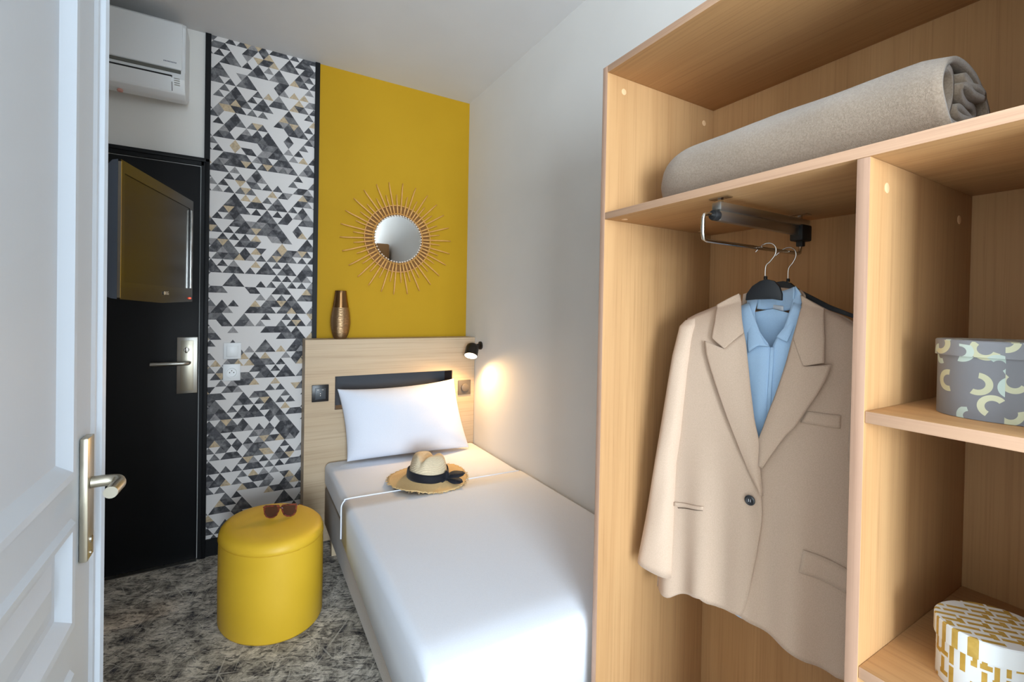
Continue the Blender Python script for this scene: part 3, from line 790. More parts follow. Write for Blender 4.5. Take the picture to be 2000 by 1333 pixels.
# ------------------------------------------------------------------ wardrobe
wr = thing('wardrobe', 'open oak laminate wardrobe with shelves and hanging space, at the foot of bed', 'wardrobe', (1.06, .52, 0))
CX, CB = .84, 1.285; CY0, CY1 = .0665, .972; T = .0185
def panel(name, lo, hi, m, em, bev=.0008, parent=wr):
    bm = bmesh.new(); add_box(bm, lo, hi, bev, 2)
    bm.normal_update()
    for f in bm.faces:
        if f.normal.x < -.9: f.material_index = 1
    return fin(name, bm, [m, em], parent, True, auto=40)
e_ = .0004
panel('side_panel', (CX, CY1-T, .0006), (CB, CY1, 1.997), M['oak'], M['oak_edge_z'])
panel('side_panel', (CX, CY0, .0006), (CB, CY0+T, 1.997), M['oak'], M['oak_edge_z'])
panel('top_panel', (CX, CY0+T+e_, 1.9785), (CB, CY1-T-e_, 1.997), M['oak_y'], M['oak_edge_y'])
panel('bottom_panel', (CX, CY0+T+e_, .07), (CB, CY1-T-e_, .0885), M['oak_y'], M['oak_edge_y'])
panel('plinth', (CX+.02, CY0+T+e_, .0006), (CX+.038, CY1-T-e_, .0695), M['oak_y'], M['oak_y'])
box('back_panel', (CB+e_, CY0, .02), (CB+.008, CY1, 1.990), M['oak'], wr)
panel('shelf', (CX, CY0+T+e_, 1.5815), (CB, CY1-T-e_, 1.600), M['oak_y'], M['oak_edge_y'])
DV0, DV1 = .3405, .359
panel('divider', (CX, DV0, .089), (CB, DV1, 1.581), M['oak'], M['oak_edge_z'])
for z in (1.182, .778, .385):
    panel('shelf', (CX+.002, CY0+T+e_, z-T), (CB, DV0-e_, z), M['oak_y'], M['oak_edge_y'])
M['cap'] = mat('pale oak screw cap', (222,182,138), .5)
for (x, y, z, a) in ((.900, CY1-T, 1.941, -1), (1.240, CY1-T, 1.930, -1), (.898, DV0, 1.540, -1), (1.215, DV0, 1.525, -1)):
    lathe('screw_cap', [(.0085, 0), (.0085, .0006), (.0075, .0010)], M['cap'], (x, y, z), (0, a, 0), 20, wr)
for (x, y) in ((.885, .925), (1.20, .925)):
    lathe('screw_cap', [(.0085, 0), (.0085, .0006), (.0075, .0010)], M['cap'], (x, y, 1.5815), (0, 0, -1), 20, wr)
# pull-out clothes rail under the shelf
RY = .632
bm = bmesh.new(); add_box(bm, (.868, RY-.011, 1.5520), (1.222, RY+.011, 1.5700), .002); add_box(bm, (.872, RY-.007, 1.530), (1.215, RY+.007, 1.5525), .002)
rl = fin('clothes_rail', bm, M['steel'], wr, True, auto=35)
bm = bmesh.new()
for x in (.882,):
    add_box(bm, (x-.010, RY-.022, 1.5785), (x+.010, RY+.022, 1.5812)); add_box(bm, (x-.004, RY-.004, 1.566), (x+.004, RY+.004, 1.5795))
b1_ = fin('bracket', bm, M['chrome'], rl)
b2_ = b1_.copy(); COL.objects.link(b2_); b2_.parent = rl; b2_.location.x += .313
tube('hanging_bar', [(.868, RY, 1.541), (.838, RY, 1.541), (.829, RY, 1.538), (.826, RY, 1.530), (.826, RY, 1.500), (.829, RY, 1.488), (.838, RY, 1.485), (1.19, RY, 1.485), (1.197, RY, 1.487), (1.200, RY, 1.500), (1.200, RY, 1.522)], .0042, M['chrome'], rl, 12)
lathe('end_cap', [(.011, 0), (.0115, .012), (.010, .016)], M['black_matt'], (.872, RY, 1.541), (-1,0,0), 18, rl)
bm = bmesh.new(); add_box(bm, (1.178, RY-.016, 1.516), (1.222, RY+.016, 1.556), .004); add_box(bm, (1.193, RY-.008, 1.503), (1.207, RY+.008, 1.517), .002)
fin('end_block', bm, M['black_matt'], rl, True, auto=40)

# ------------------------------------------------------------------ rolled blanket on the top shelf
bk = None
bm = bmesh.new(); path = []
ctl = []
for k in range(20):          # outer wrap, from under the roll round the front and over the top
    a = math.radians(-80-k*17.5); ctl.append((.106*math.cos(a), .076*math.sin(a)))
ctl += [(.062, -.058), (.030, -.060), (-.050, -.056), (-.076, -.046), (-.084, -.020), (-.086, .012), (-.078, .040), (-.058, .054), (-.034, .046), (-.032, .020), (-.046, -.008), (-.060, -.028), (-.048, -.040), (-.010, -.038), (.030, -.042), (.062, -.036), (.074, -.026), (.060, -.018), (.020, -.022), (-.020, -.020), (-.028, -.008), (-.010, .000), (.030, -.004), (.066, -.006), (.080, .004), (.066, .014), (.030, .012), (-.004, .018), (-.014, .030), (.004, .036), (.040, .028), (.074, .030), (.078, .040), (.056, .044), (.020, .042), (-.006, .048), (.010, .056), (.046, .054), (.064, .046)]
sm = smoothline([(x, 0, z) for x, z in ctl], 210); n_ = 210
path = [(1.022+p.x, 1.6015+.0825+p.z) for p in sm]
NL = 46; Y0_, Y1_ = .278, .862
V = []
for j in range(NL+1):
    f = j/NL; row = []
    for i, (x, z) in enumerate(path):
        t = i/n_
        y = Y0_+(Y1_-Y0_)*f
        k = 1.0
        if f > .82: k = math.sqrt(max(0.02, 1-((f-.82)/.185)**2))*.62+.38
        if f < .06: k = 1-.05*(1-f/.06)
        y += (-.006*math.sin(t*23) + (.006 if t > .38 else 0) + .018*max(0, math.cos(2*PI*(t-.12)/.38))*(1 if t < .38 else 0)*.4)*(1-f)**6
        cx_, cz_ = 1.022, 1.602
        dx = (x-cx_)*k; dz = (z-cz_)*(k*.94+.06) if z > cz_ else z-cz_
        nn = .0035*noise.noise(Vector((x*22, y*9, z*22)))
        fold = .003*math.sin(26*f*PI*.35)*max(0, f-.65)
        row.append(bm.verts.new((cx_+dx*(1+nn*6), y, max(1.6062, cz_+dz+nn+fold))))
    V.append(row)
for j in range(NL):
    for i in range(n_): bm.faces.new((V[j][i], V[j][i+1], V[j+1][i+1], V[j+1][i]))
bm.faces.new([V[NL][i] for i in range(0, 78)])
bk = fin('blanket', bm, M['blanket'], None, True, (1.022, .57, 1.6005)); solid(bk, .011, 0)
tag(bk, 'rolled taupe fleece blanket on the top shelf of the wardrobe', 'blanket')

# ------------------------------------------------------------------ storage boxes
def oval_box(name, label, c, a, b, rot, h, lid_h, m_body, m_lid):
    t = thing(name, label, 'box', c, 'patterned oval boxes in the wardrobe')
    def lv(levels, nm, m, cap):
        bm = bmesh.new(); rows = []
        for (off, z) in levels:
            row = []
            for i in range(96):
                q = 2*PI*i/96; x, y = (a+off)*math.cos(q), (b+off)*math.sin(q)
                row.append(bm.verts.new((c[0]+x*math.cos(rot)-y*math.sin(rot), c[1]+x*math.sin(rot)+y*math.cos(rot), c[2]+z)))
            rows.append(row)
        for A, B in zip(rows[:-1], rows[1:]):
            for i in range(96): bm.faces.new((A[i], A[(i+1) % 96], B[(i+1) % 96], B[i]))
        if cap[0]: bm.faces.new(rows[0][::-1])
        if cap[1]: bm.faces.new(rows[-1])
        return fin(nm, bm, m, t, True, auto=40)
    lv([(-.003, .0006), (-.003, h-.006)], 'body', m_body, (True, True))
    lv([(-.0025, h-lid_h), (0, h-lid_h), (0, h-.0015), (-.0015, h)], 'lid', m_lid, (False, True))
    return t
def strokes(name, base, ink1, ink2):
    """pale brushed C-shaped strokes scattered over grey card"""
    m = mat(name, base, .6, spec=.3); g = G(m)
    col = lin(base)
    tc = g.n('ShaderNodeTexCoord'); s0 = g.n('ShaderNodeSeparateXYZ'); g.t.links.new(tc.outputs['Object'], s0.inputs[0])
    ge = g.n('ShaderNodeSeparateXYZ'); gn = g.n('ShaderNodeNewGeometry'); g.t.links.new(gn.outputs['Normal'], ge.inputs[0])
    upw = g.math('GREATER_THAN', ge.outputs[2], .6); sidew = g.math('SUBTRACT', 1.0, upw)
    u0 = g.math('ADD', g.math('MULTIPLY', sidew, g.math('MULTIPLY', g.math('ARCTAN2', s0.outputs[1], s0.outputs[0]), .088)), g.math('MULTIPLY', upw, s0.outputs[0]))
    v0 = g.math('ADD', g.math('MULTIPLY', sidew, s0.outputs[2]), g.math('MULTIPLY', upw, s0.outputs[1]))
    for (sc, seed, ink, r0) in ((21, 0, ink1, .0125), (23, 5.3, ink2, .0115)):
        cb = g.n('ShaderNodeCombineXYZ'); g.t.links.new(g.math('ADD', u0, seed), cb.inputs[0]); g.t.links.new(g.math('ADD', v0, seed*.7), cb.inputs[1])
        vo = g.n('ShaderNodeTexVoronoi', {'Scale': float(sc), 'Randomness': .62}, voronoi_dimensions='2D'); g.t.links.new(cb.outputs[0], vo.inputs['Vector'])
        df = g.n('ShaderNodeVectorMath', operation='SUBTRACT'); g.t.links.new(cb.outputs[0], df.inputs[0]); g.t.links.new(vo.outputs['Position'], df.inputs[1])
        s3 = g.n('ShaderNodeSeparateXYZ'); g.t.links.new(df.outputs[0], s3.inputs[0])
        rr = g.math('SQRT', g.math('ADD', g.math('MULTIPLY', s3.outputs[0], s3.outputs[0]), g.math('MULTIPLY', s3.outputs[1], s3.outputs[1])))
        ring = g.math('LESS_THAN', g.math('ABSOLUTE', g.math('SUBTRACT', rr, r0)), .0040)
        sc3 = g.n('ShaderNodeSeparateColor'); g.t.links.new(vo.outputs['Color'], sc3.inputs[0])
        ang = g.math('ADD', g.math('ARCTAN2', s3.outputs[1], s3.outputs[0]), g.math('MULTIPLY', sc3.outputs[0], 6.2832))
        arc = g.math('LESS_THAN', g.math('FRACT', g.math('DIVIDE', g.math('ADD', ang, 12.566), 6.2832)), .56)
        mk = g.math('MULTIPLY', g.math('MULTIPLY', ring, arc), g.math('GREATER_THAN', sc3.outputs[2], .22 if seed == 0 else .5))
        tint = g.mix(sc3.outputs[1], lin(ink), lin(tuple(min(255, q+16) for q in ink)))
        col = g.mix(mk, col, tint)
    g.color(col); return m
def maze(name, base, ink, vert=True):
    """gold brush strokes, upright bars and hooks on white card"""
    m = mat(name, base, .5, spec=.35); g = G(m)
    tc = g.n('ShaderNodeTexCoord'); s3 = g.n('ShaderNodeSeparateXYZ'); g.t.links.new(tc.outputs['Object'], s3.inputs[0])
    if vert:
        u_ = g.math('MULTIPLY', g.math('ARCTAN2', s3.outputs[1], s3.outputs[0]), .066)
        v_ = s3.outputs[2]
    else:
        u_ = g.math('ADD', g.math('MULTIPLY', s3.outputs[0], .8), g.math('MULTIPLY', s3.outputs[1], .6))
        v_ = g.math('SUBTRACT', g.math('MULTIPLY', s3.outputs[1], .8), g.math('MULTIPLY', s3.outputs[0], .6))
    cw, ch = .0135, .030
    gu = g.math('DIVIDE', g.math('ADD', u_, 2.0), cw); gv0 = g.math('DIVIDE', g.math('ADD', v_, 2.0), ch)
    iu = g.math('FLOOR', gu)
    wn_ = g.n('ShaderNodeTexWhiteNoise', noise_dimensions='1D'); g.t.links.new(iu, wn_.inputs['W'])
    gv = g.math('ADD', gv0, wn_.outputs['Value']); iv = g.math('FLOOR', gv)
    fu, fv = g.math('FRACT', gu), g.math('FRACT', gv)
    cmb = g.n('ShaderNodeCombineXYZ'); g.t.links.new(iu, cmb.inputs[0]); g.t.links.new(iv, cmb.inputs[1])
    w2 = g.n('ShaderNodeTexWhiteNoise', noise_dimensions='2D'); g.t.links.new(cmb.outputs[0], w2.inputs['Vector'])
    s2 = g.n('ShaderNodeSeparateColor'); g.t.links.new(w2.outputs['Color'], s2.inputs[0])
    bar = g.math('MULTIPLY', g.math('LESS_THAN', g.math('ABSOLUTE', g.math('SUBTRACT', fu, .36)), .23), g.math('GREATER_THAN', fv, .12))
    bar = g.math('MULTIPLY', bar, g.math('GREATER_THAN', s2.outputs[0], .16))
    hook = g.math('MULTIPLY', g.math('LESS_THAN', g.math('ABSOLUTE', g.math('SUBTRACT', fv, .24)), .12), g.math('GREATER_THAN', s2.outputs[1], .52))
    mk = g.math('MAXIMUM', bar, hook)
    tone = g.ramp(g.noise(tc.outputs['Object'], 60, 3), [(.3, ink), (.7, tuple(min(255, q+24) for q in ink))])
    g.color(g.mix(mk, lin(base), tone)); return m
oval_box('gift_box', 'grey oval box with pale curved brush strokes on the middle shelf', (1.003, .2055, 1.182), .0996, .0749, -.903, .116, .024,
         strokes('grey card with strokes', (126,127,132), (190,190,160), (172,188,180)), strokes('grey lid with strokes', (134,135,140), (190,190,160), (176,190,182)))
oval_box('gift_box', 'white oval box with gold maze pattern on the lower shelf', (.977, .2233, .778), .0703, .0588, -.5375, .092, .028,
         maze('white card with gold strokes', (226,230,232), (176,138,52)), maze('white lid with gold strokes', (226,230,232), (176,142,62), False))

# ------------------------------------------------------------------ clothes hanging from the rail
JO = Vector((1.06, .645, 0)); JN = Vector((-.97815, -.20791, 0)); JW = Vector((-.20791, .97815, 0))
def J(u, v, d): return JO + JW*u + JN*d + Vector((0, 0, v))
def Dp(u): return .012+.045*math.sqrt(max(0, 1-(u/.25)**2))
def resample(pts, n):
    L = [0]
    for a, b in zip(pts[:-1], pts[1:]): L.append(L[-1]+math.dist(a, b))
    out = []; k = 0
    for i in range(n+1):
        s = L[-1]*i/n
        while k < len(L)-2 and L[k+1] < s: k += 1
        f = (s-L[k])/max(1e-9, L[k+1]-L[k])
        out.append((pts[k][0]*(1-f)+pts[k+1][0]*f, pts[k][1]*(1-f)+pts[k+1][1]*f))
    return out
def coons(bm, top, left, right, bot, nu, nv, depth):
    """cloth patch from its four outline curves; depth(u, v, s, t) gives the distance forward"""
    T_, B_, L_, R_ = resample(top, nu), resample(bot, nu), resample(left, nv), resample(right, nv)
    V = []
    for j in range(nv+1):
        t = j/nv; row = []
        for i in range(nu+1):
            s = i/nu; p = []
            for c in (0, 1):
                p.append((1-t)*T_[i][c]+t*B_[i][c]+(1-s)*L_[j][c]+s*R_[j][c]
                         -((1-s)*(1-t)*T_[0][c]+s*(1-t)*T_[nu][c]+(1-s)*t*B_[0][c]+s*t*B_[nu][c]))
            row.append(bm.verts.new(J(p[0], p[1], depth(p[0], p[1], s, t))))
        V.append(row)
    for j in range(nv):
        for i in range(nu): bm.faces.new((V[j][i], V[j][i+1], V[j+1][i+1], V[j+1][i]))
    return V
def shoulder_fade(u, v):
    topv = 1.375-.30*max(0, abs(u+.02)-.06)
    return 1-math.exp(-max(0, topv-v)/.05)
def hemwave(u, v, amp=1):
    k = max(0, min(1, (1.05-v)/.45))
    return amp*(.010*k*math.sin(u*62+1.2)+.005*k*math.sin(u*31+4))
JD = {
'A_top':[(0.1757,1.3165),(0.1538,1.3291),(0.1029,1.3508),(0.0468,1.3788)],
'A_left':[(0.1757,1.3165),(0.1714,1.2672),(0.1822,1.1328),(0.2098,0.9366),(0.2305,0.7483),(0.2519,0.5678)],
'A_right':[(0.0468,1.3788),(0.0354,1.3421),(0.0227,1.3011),(0.0141,1.2621),(-0.0004,1.1572),(-0.0098,1.0917),(-0.0206,1.046),(-0.0255,0.9739),(-0.03,0.9148),(-0.0327,0.8867),(-0.0312,0.8561),(-0.024,0.7928),(-0.014,0.7277),(-0.0056,0.6742),(0.0016,0.6422),(0.0104,0.6281)],
'A_bot':[(0.2519,0.5678),(0.2231,0.5681),(0.1967,0.5754),(0.1697,0.5971),(0.1315,0.6186),(0.1039,0.6276),(0.0903,0.6205),(0.0619,0.6188),(0.0362,0.6234),(0.0104,0.6281)],
'B_top':[(-0.0841,1.3739),(-0.1196,1.3531),(-0.1588,1.3304),(-0.2036,1.3022)],
'B_left':[(-0.0841,1.3739),(-0.0887,1.3516),(-0.0853,1.3107),(-0.078,1.2679),(-0.0709,1.2292),(-0.0612,1.1899),(-0.05,1.1497),(-0.0394,1.1171),(-0.0266,1.073),(-0.0155,1.0321),(-0.0028,0.9581),(0.001,0.8738),(0.0077,0.7637),(0.0191,0.6501),(0.0233,0.6286)],
'B_right':[(-0.2036,1.3022),(-0.216,1.1456),(-0.2239,0.9425),(-0.2344,0.5924)],
'B_bot':[(0.0233,0.6286),(-0.0113,0.6199),(-0.0492,0.6126),(-0.0929,0.6013),(-0.1217,0.5899),(-0.1526,0.5856),(-0.1717,0.5838),(-0.1926,0.5902),(-0.2344,0.5924)],
'LL_top':[(0.11,1.2635),(0.0571,1.248),(0.0169,1.2883)],
'LL_left':[(0.11,1.2635),(0.104,1.2337),(0.09,1.1951),(0.0684,1.1398),(0.0473,1.0885),(0.0103,1.0067),(-0.0096,0.9672),(-0.0254,0.9392),(-0.0321,0.9262)],
'LL_right':[(0.0169,1.2883),(0.0103,1.2627),(0.0025,1.2105),(-0.0041,1.1587),(-0.0134,1.0939),(-0.0241,1.0486),(-0.0289,0.9771),(-0.0343,0.9245)],
'CL_top':[(0.0936,1.3532),(0.0422,1.3808)],
'CL_left':[(0.0936,1.3532),(0.0889,1.3098),(0.0911,1.2723)],
'CL_right':[(0.0422,1.3808),(0.0307,1.342),(0.0162,1.2884)],
'CL_bot':[(0.0911,1.2723),(0.0562,1.2482),(0.0162,1.2884)],
'LR_top':[(-0.0856,1.2821),(-0.1083,1.2227),(-0.1562,1.2303)],
'LR_left':[(-0.0856,1.2821),(-0.0826,1.2687),(-0.0757,1.2306),(-0.0661,1.1918),(-0.0551,1.1522),(-0.0446,1.1201),(-0.032,1.0767),(-0.024,1.052),(-0.0243,0.9932)],
'LR_right':[(-0.1562,1.2303),(-0.1469,1.1968),(-0.132,1.1631),(-0.1128,1.1269),(-0.0949,1.0922),(-0.0789,1.0714),(-0.0539,1.0267),(-0.0329,0.9873)],
'CR_top':[(-0.0891,1.3755),(-0.134,1.3462)],
'CR_left':[(-0.0891,1.3755),(-0.0934,1.3513),(-0.0903,1.311),(-0.0861,1.2822)],
'CR_right':[(-0.134,1.3462),(-0.1425,1.2841),(-0.1444,1.2336)],
'CR_bot':[(-0.0861,1.2822),(-0.1089,1.2229),(-0.1444,1.2336)],
'pkL':[(0.1861,0.8355),(0.1421,0.8476),(0.0992,0.8539)],
'welt':[(-0.1131,1.1262),(-0.1717,1.126),(-0.1711,1.0993),(-0.1015,1.1006)],
'flap':[(-0.1128,0.8305),(-0.1941,0.8165),(-0.1951,0.7661),(-0.1073,0.7812)],
'btn':[(-0.0087,0.9069),(-0.0218,0.911)],
}
jk = thing('blazer', 'beige single-breasted blazer with peak lapels hanging in the wardrobe', 'jacket', J(-.02, .56, 0))
def dA(u, v, s, t): return Dp(u)*shoulder_fade(u, v)+hemwave(u, v)*(1-s**6)+.003*noise.noise(Vector((u*9, v*5, 1)))
def dB(u, v, s, t): return Dp(u)*shoulder_fade(u, v)-.0065+hemwave(u, v, .8)+.003*noise.noise(Vector((u*9, v*5, 4)))
bm = bmesh.new(); coons(bm, JD['A_top'], JD['A_left'], JD['A_right'], JD['A_bot'], 30, 60, dA)
solid(fin('front_panel', bm, M['jacket'], jk, True), .0022, 0)
bm = bmesh.new(); coons(bm, JD['B_top'], JD['B_left'], JD['B_right'], JD['B_bot'], 30, 60, dB)
solid(fin('front_panel', bm, M['jacket'], jk, True), .0022, 0)
# back and side of the coat
bt = [(.176, 1.3165), (.103, 1.351), (.062, 1.362), (.035, 1.340), (-.02, 1.330), (-.072, 1.338), (-.096, 1.356), (-.159, 1.330), (-.204, 1.302)]
bm = bmesh.new()
coons(bm, bt, JD['A_left'], JD['B_right'], [(.252, .5678), (.10, .575), (-.08, .575), (-.2367, .6021)], 30, 40,
      lambda u, v, s, t: (Dp(u)*shoulder_fade(u, v) if (s < .001 or s > .999) else -(.062*math.sqrt(max(0, 1-(2*s-1)**4))*(.35+.65*shoulder_fade(u, v))) + Dp(u)*shoulder_fade(u, v)*(abs(2*s-1)**12)) + hemwave(u, v, .5)*(abs(2*s-1)))
solid(fin('back_panel', bm, M['jacket'], jk, True), .0022, 0)
# sleeves
def sleeve(cl, name='sleeve'):
    bm = bmesh.new(); n = 40; rings = []
    for j in range(n+1):
        t = j/n*(len(cl)-1); k = min(int(t), len(cl)-2); f = t-k
        uo, vo, ui, vi, d, th = [cl[k][q]*(1-f)+cl[k+1][q]*f for q in range(6)]
        c = ((uo+ui)/2, (vo+vi)/2); ring = []
        for i in range(28):
            a = 2*PI*i/28
            ca, sa = math.cos(a), math.sin(a)
            e = lambda q: math.copysign(abs(q)**.8, q)
            hu = (uo-ui)/2; hv = (vo-vi)/2
            wob = .0025*math.sin(j*.5+a*2)*(j/n)
            ring.append(bm.verts.new(J(c[0]+hu*e(ca), c[1]+hv*e(ca), d+(th+wob)*e(sa))))
        rings.append(ring)
    for A, B in zip(rings[:-1], rings[1:]):
        for i in range(28): bm.faces.new((A[i], A[(i+1) % 28], B[(i+1) % 28], B[i]))
    bm.faces.new(rings[0][::-1])
    o = fin(name, bm, M['jacket'], jk, True, auto=70); return solid(o, .0022, -1)
SL = [(.181, 1.312, .150, 1.318, .012, .012), (.191, 1.296, .146, 1.300, .018, .024), (.202, 1.22, .150, 1.225, .026, .034), (.211, 1.148, .156, 1.157, .028, .037), (.229, 1.028, .168, 1.024, .030, .038), (.2435, .927, .1805, .938, .030, .038),
      (.261, .8156, .184, .837, .030, .039), (.278, .717, .185, .742, .030, .040), (.2915, .640, .188, .632, .030, .040)]
sleeve(SL)
SR = [(-.225-.0, 1.292, -.192, 1.305, .006, .012), (-.238, 1.27, -.184, 1.285, .010, .022), (-.2445, 1.20, -.181, 1.21, .012, .030), (-.247, 1.136, -.180, 1.137, .012, .032), (-.2475, 1.06, -.177, 1.06, .014, .033), (-.248, .914, -.191, .914, .016, .033), (-.249, .70, -.194, .70, .016, .034)]
sleeve(SR)
# lapels and collar, lying on the fronts
def lap(key, nm, lift, roll):
    bm = bmesh.new()
    def dep(u, v, s, t):
        e = s if key[1] == 'L' else 1-s          # 1 at the fold, 0 at the free edge
        base = Dp(u)*max(.25, shoulder_fade(u, v))
        return base + lift + roll*math.sin(PI*min(1, e*1.05))*.6 - .004*(e**6)
    coons(bm, JD[key+'_top'], JD[key+'_left'], JD[key+'_right'], JD[key+'_bot'], 16, 36, dep)
    o = fin(nm, bm, M['jacket'], jk, True); return solid(o, .003, 0)
JD['LL_bot'] = [JD['LL_left'][-1], JD['LL_right'][-1]]; JD['LR_bot'] = [JD['LR_left'][-1], JD['LR_right'][-1]]
lap('LL', 'lapel', .010, .006); lap('LR', 'lapel', .009, .006)
lap('CL', 'collar', .0125, .004); lap('CR', 'collar', .0125, .004)
# collar band round the back of the neck
bm = bmesh.new()
coons(bm, [(.047, 1.381), (.03, 1.392), (-.02, 1.398), (-.07, 1.390), (-.086, 1.376)], [(.047, 1.381), (.05, 1.345)], [(-.086, 1.376), (-.09, 1.34)], [(.05, 1.345), (-.02, 1.33), (-.09, 1.34)], 20, 5,
      lambda u, v, s, t: .012-.078*math.sqrt(max(0, 1-((u+.02)/.072)**2)) - .006*t)
solid(fin('collar', bm, M['jacket'], jk, True), .003, 0)
# pockets
def strip(pts, nm, lift, m=None, th=.0016, nu=12, nv=4):
    a, b, c, d = pts; bm = bmesh.new()
    coons(bm, [a, b], [a, d], [b, c], [d, c], nu, nv, lambda u, v, s, t: dref(u, v)+lift)
    o = fin(nm, bm, m or M['jacket'], jk, True); return solid(o, th, 0)
dref = lambda u, v: dB(u, v, .5, .5)
strip(JD['welt'], 'breast_pocket', .0034); strip(JD['flap'], 'pocket_flap', .0034)
dref = lambda u, v: dA(u, v, .3, .5)
pk = JD['pkL']
strip([(pk[0][0], pk[0][1]), (pk[2][0], pk[2][1]+.002), (pk[2][0], pk[2][1]-.007), (pk[0][0], pk[0][1]-.010)], 'pocket_welt', .0032)
strip([(pk[0][0]-.012, pk[0][1]-.0108), (pk[2][0]+.002, pk[2][1]-.0075), (pk[2][0]+.002, pk[2][1]-.0088), (pk[0][0]-.012, pk[0][1]-.0124)], 'pocket_slit_shade', .0030, mat('painted pocket shade', (96,78,64), .9), .0008)  # dark strip laid on the cloth, painted shade of the pocket slit
bq = JD['btn'][0]; bp = J(bq[0], bq[1], Dp(bq[0])+.006)
bt_ = lathe('button', [(.0005, .004), (.005, .004), (.0085, .0052), (.0112, .004), (.0115, .0015), (.010, 0)], mat('dark horn button', (46,48,52), .3), bp, tuple(JN), 28, jk, (False, True))
bm = bmesh.new()
for q in (-1, 1): add_tube(bm, [bp+JW*.002*q-Vector((0,0,.003))+JN*.0045, bp+JW*.002*q+Vector((0,0,.003))+JN*.0045], .0006, 5)
fin('thread', bm, M['plastic_white'], bt_)

# blue shirt under the blazer
st = thing('shirt', 'light blue shirt hanging under the beige blazer', 'shirt', J(-.02, .545, 0))
def sd(off): return lambda u, v, s, t: (Dp(u)*.70-.010)*shoulder_fade(u, v)-.010+off+.0025*noise.noise(Vector((u*26, v*9, 2)))+.0015*math.sin(u*150+v*8)
bm = bmesh.new()
coons(bm, [(.100, 1.325), (.06, 1.345), (.028, 1.360)], [(.100, 1.325), (.10, 1.0), (.085, .612)], [(.028, 1.360), (.016, 1.335), (-.0045, 1.289), (-.0285, 1.2575), (-.0255, 1.113), (-.022, .99), (-.010, .70), (.0, .602)], [(.085, .612), (.05, .602), (.0, .602)], 18, 50, sd(0))
solid(fin('front_panel', bm, M['shirt'], st, True), .0014, 0)
bm = bmesh.new()
coons(bm, [(-.068, 1.360), (-.10, 1.342), (-.14, 1.318)], [(-.068, 1.360), (-.0545, 1.303), (-.039, 1.278), (-.0305, 1.255), (-.0200, 1.113), (-.016, .99), (-.004, .70), (.006, .614)], [(-.14, 1.318), (-.14, 1.0), (-.13, .632)], [(.006, .614), (-.06, .618), (-.13, .632)], 18, 50, sd(-.002))
solid(fin('front_panel', bm, M['shirt'], st, True), .0014, 0)
bm = bmesh.new()
coons(bm, [(-.0285, 1.256), (-.036, 1.256)], [(-.0285, 1.256), (-.0250, 1.113), (-.021, .99), (-.008, .70)], [(-.036, 1.256), (-.0325, 1.113), (-.0285, .99), (-.016, .70)], [(-.008, .70), (-.016, .70)], 4, 30, sd(.002))
solid(fin('placket', bm, M['shirt'], st, True), .0014, 0)
bm = bmesh.new()
coons(bm, [(.100, 1.325), (.045, 1.332), (-.02, 1.345), (-.08, 1.328), (-.14, 1.318)], [(.100, 1.325), (.09, .61)], [(-.14, 1.318), (-.13, .61)], [(.09, .61), (-.13, .61)], 18, 30,
      lambda u, v, s, t: -.012-.034*math.sqrt(max(0, 1-(2*s-1)**4))*min(1, t*9+.2)+.002*noise.noise(Vector((u*20, v*14, 7))))
solid(fin('back_panel', bm, M['shirt'], st, True), .0014, 0)
def leaf(top, left, right, bot, f):
    bm = bmesh.new(); coons(bm, top, left, right, bot, 14, 20, f); o = fin('collar', bm, M['shirt'], st, True); solid(o, .0022, 0)
cd = lambda k: (lambda u, v, s, t: (-.020+.046*min(1, max(0, (1.375-v)/.12))**.9)+.003*math.sin(PI*s))
leaf([(.038, 1.376), (.028, 1.388), (.0095, 1.394)], [(.038, 1.376), (.034, 1.33), (.0225, 1.285), (.0165, 1.2405)], [(.0095, 1.394), (.0125, 1.36), (.0150, 1.335), (.004, 1.30), (-.020, 1.262), (-.028, 1.2575)], [(.0165, 1.2405), (-.005, 1.2585), (-.028, 1.2575)], cd(1))
leaf([(-.066, 1.398), (-.076, 1.385), (-.082, 1.370)], [(-.066, 1.398), (-.0625, 1.362), (-.0555, 1.305), (-.040, 1.280)], [(-.082, 1.370), (-.078, 1.32), (-.064, 1.270)], [(-.040, 1.280), (-.052, 1.275), (-.064, 1.270)], cd(2))
bm = bmesh.new()
coons(bm, [(.0095, 1.392), (-.028, 1.386), (-.066, 1.396)], [(.0095, 1.392), (.014, 1.345)], [(-.066, 1.396), (-.066, 1.345)], [(.014, 1.345), (-.028, 1.338), (-.066, 1.345)], 14, 6, lambda u, v, s, t: -.010-.020*math.sin(PI*s)-.004)
solid(fin('neckband', bm, M['shirt'], st, True), .0014, 0)
bm = bmesh.new(); coons(bm, [(.006, 1.358), (-.040, 1.352)], [(.006, 1.358), (.006, 1.346)], [(-.040, 1.352), (-.040, 1.340)], [(.006, 1.346), (-.040, 1.340)], 8, 3, lambda u, v, s, t: -.026-.006*math.sin(PI*s))
lab(solid(fin('neck_label', bm, mat('white woven label', (226,230,236), .8), st, True), .0008, 0), 'white woven label')

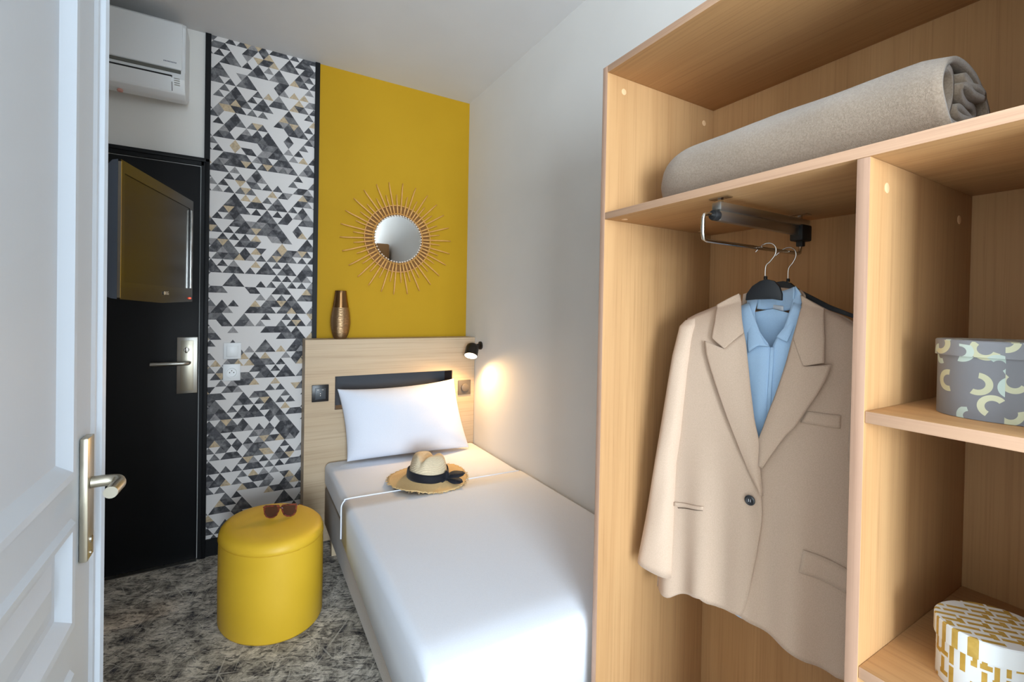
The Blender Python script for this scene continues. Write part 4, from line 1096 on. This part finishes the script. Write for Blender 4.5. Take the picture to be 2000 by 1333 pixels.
# hangers
def hanger(label, hook, dd, arch, sink):
    t = thing('coat_hanger', label, 'hanger', J(-.02, 1.33, dd), 'coat hangers on the wardrobe rail')
    bm = bmesh.new(); n = len(arch)
    for i, (u, v) in enumerate(arch): pass
    A = [bm.verts.new(J(u, v, dd-.005)) for u, v in arch]; B = [bm.verts.new(J(u, v, dd+.005)) for u, v in arch]
    bm.faces.new(A[::-1]); bm.faces.new(B)
    for i in range(n): bm.faces.new((A[i], A[(i+1) % n], B[(i+1) % n], B[i]))
    bmesh.ops.bevel(bm, geom=[e for e in bm.edges], offset=.0018, segments=2, profile=.5, affect='EDGES')
    fin('body', bm, mat('black hanger wood', (30,34,40), .5) if 'black hanger wood' not in bpy.data.materials else bpy.data.materials['black hanger wood'], t, True, auto=40)
    tube('hook', smoothline([J(u, v, dd) for u, v in hook], 50), .0016, M['chrome'], t, 10)
    lathe('ferrule', [(.004, 0), (.004, .006), (.003, .008)], M['black_matt'], J(hook[1][0], hook[1][1]-.030, dd), (0,0,1), 14, t)
    return t
hk1 = [(-.0185, 1.408), (-.0189, 1.4429), (-.0282, 1.4545), (-.0385, 1.4700), (-.0395, 1.4850), (-.0330, 1.4945), (-.0215, 1.4973), (-.0110, 1.4940), (-.002, 1.4860), (.004, 1.4790)]
hk2 = [(-.0199, 1.405), (-.0193, 1.443), (-.0290, 1.4600), (-.0352, 1.4750), (-.0335, 1.4880), (-.0260, 1.4955), (-.0165, 1.4973), (-.0060, 1.4935), (.003, 1.4860), (.012, 1.4780)]
arch1 = [(.0286, 1.3640), (.0266, 1.3798), (.0141, 1.3981), (-.0028, 1.4095), (-.0173, 1.4135), (-.0338, 1.4087), (-.0449, 1.3953), (-.0505, 1.3787), (-.0505, 1.3635), (-.030, 1.3672), (-.0037, 1.3685)]
hanger('black coat hanger in front, holding the blazer and shirt', [(u+.005, v) for u, v in hk1], .016, arch1, 0)
arch2 = [(.040, 1.385), (.02, 1.405), (-.0028, 1.413), (-.0199, 1.4150), (-.0360, 1.4100), (-.0520, 1.3925), (-.1174, 1.3560), (-.171, 1.3320), (-.205, 1.315), (-.209, 1.308), (-.171, 1.3235), (-.1174, 1.3440), (-.060, 1.370), (-.02, 1.385)]
hanger('black coat hanger behind the first one, its right arm showing past the blazer', [(u-.010, v) for u, v in hk2], -.090, arch2, 0)
